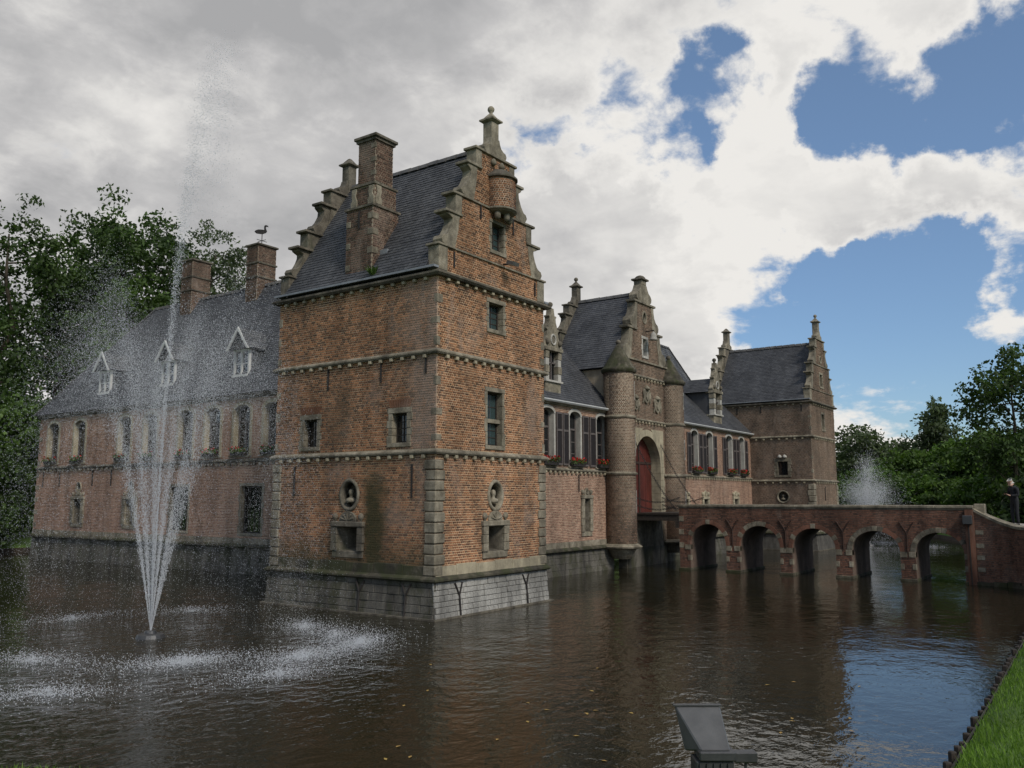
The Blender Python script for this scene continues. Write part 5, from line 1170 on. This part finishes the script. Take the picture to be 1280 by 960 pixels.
# ------------------------------------------------------------------ trees
def np_quads(name, V, m):
    n = len(V)//4; me = bpy.data.meshes.new(name); me.vertices.add(len(V)); me.vertices.foreach_set('co', V.ravel()); me.loops.add(4*n); me.loops.foreach_set('vertex_index', np.arange(4*n, dtype=np.int32))
    me.polygons.add(n); me.polygons.foreach_set('loop_start', np.arange(0, 4*n, 4, dtype=np.int32)); me.polygons.foreach_set('loop_total', np.full(n, 4, dtype=np.int32)); me.update(); me.validate(); me.materials.append(MATS[m]); return me
def tree(name, label, x, y, h, rx, m, seed, base=.25, nl=7, leaf=.26, clump=1.2, dens=75, ncl=150, lean=(0, 0), shape=1., cat='tree', group=None, z=None, ry=None):
    g = np.random.default_rng(seed); z = (gz_at(x, y) or .5)-.05 if z is None else z
    t = thing(name, (x, y, z), label, cat, group); r0 = max(.05, h*.016); mb = MB(); ends = []
    top = Vector((x+lean[0]*h+g.normal(0, .03*h), y+lean[1]*h+g.normal(0, .03*h), z+h*.86))
    tr = [Vector((x, y, z-.2)).lerp(top, q/6)+Vector((g.normal(0, .012*h), g.normal(0, .012*h), 0))*(1 if 0 < q < 6 else 0) for q in range(7)]
    mb.tube(tr, [r0*1.25]+[r0*(1-.85*q/6) for q in range(1, 7)], 8)
    cz = z+h*(base+1)/2; rz_ = h*(1-base)/2
    for k in range(nl*2):
        f = base*.8+(.92-base*.8)*(k+.5)/(nl*2); p = tr[min(5, int(f*6))].lerp(tr[min(6, int(f*6)+1)], f*6-int(f*6)); a = k*2.4+g.uniform(-.4, .4)
        zc = (p.z-z)/h; w = rx*math.sqrt(max(.08, 1-((p.z+.1*h-cz)/rz_)**2))*g.uniform(.75, 1.02)
        if shape > 1: w = rx*max(.1, 1-(zc-base)/(1-base))*g.uniform(.8, 1.1)
        e = p+Vector((math.cos(a)*w, math.sin(a)*w, h*g.uniform(.03, .16)))
        mid = p.lerp(e, .5)+Vector((0, 0, -.02*h)); rr_ = r0*.42*(1-.6*f); mb.tube([p, mid, e], [rr_, rr_*.6, rr_*.2], 5); ends += [e, mid.lerp(e, .5)]
        for q in range(3):
            s = p.lerp(e, g.uniform(.4, .9)); e2 = s+Vector((g.normal(0, .3), g.normal(0, .3), g.uniform(.1, .7))).normalized()*w*.45; mb.tube([s, e2], [rr_*.35, rr_*.1], 4); ends.append(e2)
    mb.build('trunk', 'bark', t, recalc=False)
    C = [np.array(e) for e in ends]
    while len(C) < ncl:
        d = g.normal(size=3); d /= np.linalg.norm(d); r_ = g.uniform(.55, 1.0)
        w = rx*(max(.1, 1-(d[2]+1)/2) if shape > 1 else 1)
        C.append(np.array([(x+top.x)/2+d[0]*w*r_, (y+top.y)/2+d[1]*w*r_, cz+d[2]*rz_*r_*.97]))
    C = np.array(C[:max(ncl, len(ends))]); rad = clump*g.uniform(.55, 1.25, len(C)); n = len(C)*dens
    idx = np.repeat(np.arange(len(C)), dens); off = g.normal(size=(n, 3)); off /= np.linalg.norm(off, axis=1)[:, None]; off *= (g.random(n)**.45)[:, None]*rad[idx][:, None]*np.array([1, 1, .72])
    p = C[idx]+off
    nrm = g.normal(size=(n, 3))+np.array([0, 0, .5]); nrm /= np.linalg.norm(nrm, axis=1)[:, None]; a = np.cross(nrm, g.normal(size=(n, 3))); a /= np.linalg.norm(a, axis=1)[:, None]; b = np.cross(nrm, a)
    s = (leaf*g.uniform(.6, 1.25, n))[:, None]
    V = np.stack([p+a*s*.62, p+b*s*.36+nrm*s*.08, p-a*s*.62, p-b*s*.36+nrm*s*.08], 1).reshape(-1, 3)-np.array([x, y, z])
    put('crown', np_quads('crown', V, m), t, (x, y, z), kind='stuff')
    return t
def tpx(name, label, px, ytop, depth, rpx, m, seed, **kw):
    x, y = gp(px, depth); zt = 3.3+(622-ytop)/1065*depth*1.02; z = gz_at(x, y) or .5
    return tree(name, label, x, y, zt-z, rpx/1065*depth, m, seed, z=z-.05, **kw)
LG = 'tall trees behind the long wing'
tpx('broadleaf_tree', 'tall dark leafy tree rising beyond the hip end of the long wing', 145, 240, 64, 95, 'leaf_dark', 101, base=.2, ncl=260, dens=80, clump=1.2, leaf=.3, group=LG)
tpx('broadleaf_tree', 'open-crowned tall tree at the water past the end of the long wing', -5, 222, 57, 85, 'leaf_dark', 102, base=.25, ncl=170, dens=65, clump=1.05, leaf=.28, group=LG)
tpx('broadleaf_tree', 'loose leafy tree with thin twigs behind the two roof chimneys', 238, 262, 70, 62, 'leaf_grey', 103, base=.3, ncl=210, dens=60, clump=1.0, leaf=.26, group=LG)
tpx('broadleaf_tree', 'sparse pale tree behind the chimney with the swan vane', 288, 335, 76, 42, 'leaf_grey', 104, base=.3, ncl=110, dens=50, clump=.95, leaf=.26, group=LG)
tpx('broadleaf_tree', 'dense round dark tree filling the gap left of the long wing roof', 62, 300, 60, 82, 'leaf_dark', 105, base=.12, ncl=190, dens=70, clump=1.15, leaf=.28, group=LG)
tpx('broadleaf_tree', 'mid green tree lit on its crown between the dark tall trees', 100, 272, 67, 70, 'leaf_mid', 106, base=.2, ncl=180, dens=75, clump=1.25, leaf=.3, group=LG)
tpx('broadleaf_tree', 'deep shaded tree behind the dormer at the hip end', 175, 330, 60, 60, 'leaf_mid', 112, base=.15, ncl=200, dens=80, clump=1.2, leaf=.3, group=LG)
tpx('bush', 'bright green bush hanging over the water past the end of the long wing', 8, 500, 54, 48, 'leaf_mid', 107, base=.0, ncl=190, dens=90, clump=1.1, leaf=.26, cat='bush')
tpx('bush', 'dark low bush at the waterline under the tall trees', -28, 560, 50, 50, 'leaf_dark', 108, base=.0, ncl=150, dens=90, clump=1.0, leaf=.26, cat='bush')
RG = 'trees on the far bank beyond the bridge'
for i, (px, yt, d, rp, m, kw, lb) in enumerate([
    (1072, 535, 92, 40, 'leaf_grey', dict(base=.3, ncl=110, dens=55), 'thin grey green tree just beyond the far fountain mist'),
    (1130, 566, 86, 42, 'leaf_mid', dict(base=.05, ncl=170, dens=85), 'bushy mid green tree right of the far fountain mist'),
    (1168, 497, 88, 36, 'leaf_grey', dict(base=.25, ncl=130, dens=55, shape=2.), 'pointed thin-leaved tree standing above the far hedge'),
    (1120, 545, 95, 30, 'leaf_grey', dict(base=.3, ncl=80, dens=45), 'short airy tree showing sky through its twigs behind the hedge'),
    (1205, 552, 82, 44, 'leaf_bank', dict(base=.02, ncl=190, dens=85), 'fresh green rounded tree in the far hedge beyond bridge parapet'),
    (1240, 538, 76, 46, 'leaf_mid', dict(base=.02, ncl=190, dens=85), 'full leafy tree behind the standing person on the bridge end'),
    (1085, 588, 84, 36, 'leaf_bank', dict(base=.0, ncl=130, dens=85), 'low yellow green tree behind the far fountain mist'),
    (1160, 585, 80, 40, 'leaf_dark', dict(base=.0, ncl=150, dens=85), 'dark low tree under the pointed thin-leaved tree'),
    (1285, 540, 66, 44, 'leaf_dark', dict(base=.02, ncl=170, dens=85), 'dark dense tree below the open-branched tree by the bridge end')]):
    tpx('broadleaf_tree', lb, px, yt, d, rp, m, 200+i, clump=1.25, leaf=.34, group=RG, **kw)
tpx('broadleaf_tree', 'tall open-branched dark tree standing by the landward bridge end', 1268, 432, 56, 62, 'leaf_dark', 220, base=.32, ncl=150, dens=48, clump=.85, leaf=.26, group=RG)
for i, (px, yt, d, m, lb) in enumerate([(1062, 606, 80, 'leaf_mid', 'shrub at the far bank beside the fountain mist'), (1105, 603, 79, 'leaf_dark', 'dark shrub at the far bank past the fountain mist'), (1145, 600, 77, 'leaf_bank', 'bright shrub at the far bank under the pointed tree'),
    (1185, 602, 74, 'leaf_mid', 'mid green shrub at the far bank behind the bridge parapet end'), (1222, 597, 70, 'leaf_bank', 'yellow green shrub left of the standing person beyond the parapet'), (1255, 600, 58, 'leaf_mid', 'leafy shrub directly behind the standing person'), (1290, 590, 48, 'leaf_dark', 'dark shrub right of the standing person at the bridge end')]):
    tpx('bush', lb, px, yt, d, 34, m, 300+i, base=.0, ncl=110, dens=80, clump=1.0, leaf=.3, cat='bush', group='shrubs on the far bank')
# belt of woodland that closes the horizon all round
wv_ = []
gg = np.random.default_rng(9)
for k in range(560):
    a = gg.uniform(0, 6.283); r_ = gg.uniform(92, 128); c = np.array([20+r_*math.cos(a), 15+r_*math.sin(a), 0])
    if (c[0]-CAM[0])*math.cos(AZ)+(c[1]-CAM[1])*math.sin(AZ) < 20: continue
    hh = gg.uniform(6, 12); n = 190; o_ = gg.normal(size=(n, 3)); o_ /= np.linalg.norm(o_, axis=1)[:, None]; p = c+np.array([0, 0, 1.2+hh*.5])+o_*np.array([5.2, 5.2, hh*.52])*(gg.random(n)**.3)[:, None]
    nrm = gg.normal(size=(n, 3)); nrm /= np.linalg.norm(nrm, axis=1)[:, None]; q = np.cross(nrm, gg.normal(size=(n, 3))); q /= np.linalg.norm(q, axis=1)[:, None]; b = np.cross(nrm, q); s = gg.uniform(.6, 1.1, n)[:, None]
    wv_.append(np.stack([p+q*s*.6, p+b*s*.4, p-q*s*.6, p-b*s*.4], 1).reshape(-1, 3))
put('woodland', np_quads('woodland', np.concatenate(wv_), 'leaf_dark'), None, (0, 0, 0), label='far belt of dark woodland closing the horizon behind the park', cat='woodland', kind='stuff')
# ------------------------------------------------------------------ person on the bridge end
def person(loc, face, label):
    t = thing('person', loc, label, 'person'); fwd = Vector((math.cos(face), math.sin(face), 0)); side = Vector((-fwd.y, fwd.x, 0))
    def Q(f, s, z): p = Vector(loc)+fwd*f+side*s; return Vector((p.x, p.y, loc[2]+z))
    def skin(name, J, E, m, root, parent):
        me = bpy.data.meshes.new(name); me.from_pydata([tuple(Q(*j[:3])-Vector(loc)) for j in J], E, []); o = bpy.data.objects.new(name, me); COL.objects.link(o)
        md = o.modifiers.new('skin', 'SKIN'); md.use_smooth_shade = True
        for k, j in enumerate(J): me.skin_vertices[0].data[k].radius = (j[3], j[4] if len(j) > 4 else j[3]); me.skin_vertices[0].data[k].use_root = (k == root)
        s = o.modifiers.new('sub', 'SUBSURF'); s.levels = 2; s.render_levels = 2
        bpy.context.view_layer.update(); ev = o.evaluated_get(bpy.context.evaluated_depsgraph_get()); m2 = bpy.data.meshes.new_from_object(ev); m2.name = name; m2.materials.clear(); m2.materials.append(MATS[m])
        bpy.data.objects.remove(o); return put(name, m2, parent, loc)
    J = [(0, 0, .95, .15, .12), (0, 0, 1.12, .15, .11), (.01, 0, 1.28, .17, .12), (.03, 0, 1.42, .14, .10), (.06, 0, 1.50, .06),
         (-.0, .1, .86, .095), (.01, .1, .48, .068), (-.02, .1, .09, .05), (0, -.1, .86, .095), (.05, -.1, .48, .068), (.03, -.1, .09, .05),
         (.02, .21, 1.40, .068), (.02, .25, 1.14, .052), (.24, .12, 1.13, .042), (.02, -.21, 1.40, .068), (.03, -.26, 1.14, .052), (.24, -.1, 1.16, .042)]
    E = [(0, 1), (1, 2), (2, 3), (3, 4), (0, 5), (5, 6), (6, 7), (0, 8), (8, 9), (9, 10), (3, 11), (11, 12), (12, 13), (3, 14), (14, 15), (15, 16)]
    b = skin('body', J, E, 'cloth_black', 0, t)
    skin('head', [(.07, 0, 1.46, .05), (.10, 0, 1.54, .055), (.13, 0, 1.615, .085, .078), (.145, 0, 1.69, .082, .076)], [(0, 1), (1, 2), (2, 3)], 'skin', 2, t)
    skin('hair', [(.085, 0, 1.61, .062), (.10, 0, 1.68, .085, .08), (.14, 0, 1.72, .070)], [(0, 1), (1, 2)], 'hair_white', 1, t)
    for s, z0_ in ((.12, 1.13), (-.1, 1.16)):
        sg_ = 1 if s > 0 else -1; JJ = [(.24, s, z0_, .028), (.31, s-sg_*.03, z0_+.02, .036, .02)]; EE = [(0, 1)]
        for f in range(4):
            i = len(JJ); of = -.024+f*.016; L_ = (.035, .042, .04, .03)[f]
            JJ += [(.335, s-sg_*.03+of, z0_+.03, .0095), (.335+L_*.6, s-sg_*.045+of, z0_+.045, .009), (.335+L_*.5, s-sg_*.07+of, z0_+.055, .008)]; EE += [(1, i), (i, i+1), (i+1, i+2)]
        i = len(JJ); JJ += [(.29, s-sg_*.055, z0_+.035, .011), (.32, s-sg_*.075, z0_+.055, .009)]; EE += [(1, i), (i, i+1)]
        skin('hand', JJ, EE, 'skin', 1, t)
    for s, f in ((.1, -.02), (-.1, .03)):
        sh = skin('shoe', [(f-.05, s, .05, .045, .04), (f+.06, s, .05, .045, .04), (f+.16, s, .035, .038, .03)], [(0, 1), (1, 2)], 'shoe', 0, t)
    ph = thing('phone', Q(.34, 0, 1.16), 'small phone held in both hands of the person in black', 'phone')
    MB().box(lambda u, v, n: tuple(Q(.345+v*.5, u, 1.17+v*.85+n)), -.036, .036, -.04, .08, -.004, .004).build('case', 'iron', ph)
    return t
gx_, gy_ = 20.15, -11.95
person((gx_, gy_, 2.245), AZ+math.pi/2+.15, 'person in black clothes with white hair looking down at a phone on bridge end')
# ------------------------------------------------------------------ leaves adrift on the water
fl = MB(); fl.v = [(-.05, 0, 0), (-.01, .025, .006), (.05, 0, .004), (-.01, -.025, .008)]; fl.f = [(0, 1, 2, 3)]; flm = fl.mesh('floating_leaf', 'floating_leaf', (0, 0, 0), recalc=False)
rl = random.Random(77)
for k in range(26):
    px, py = (rl.uniform(480, 800), rl.uniform(820, 955)) if k < 18 else (rl.uniform(900, 1060), rl.uniform(850, 920))
    ang = math.atan((py-480)/1065)-PITCH; d = 3.3/math.tan(ang); x, y = gp(px, d)
    put('floating_leaf', flm, None, (x, y, .004), rl.uniform(0, 6.28), label='small yellow leaf floating on the dark moat water', cat='leaf', group='leaves floating on the moat')
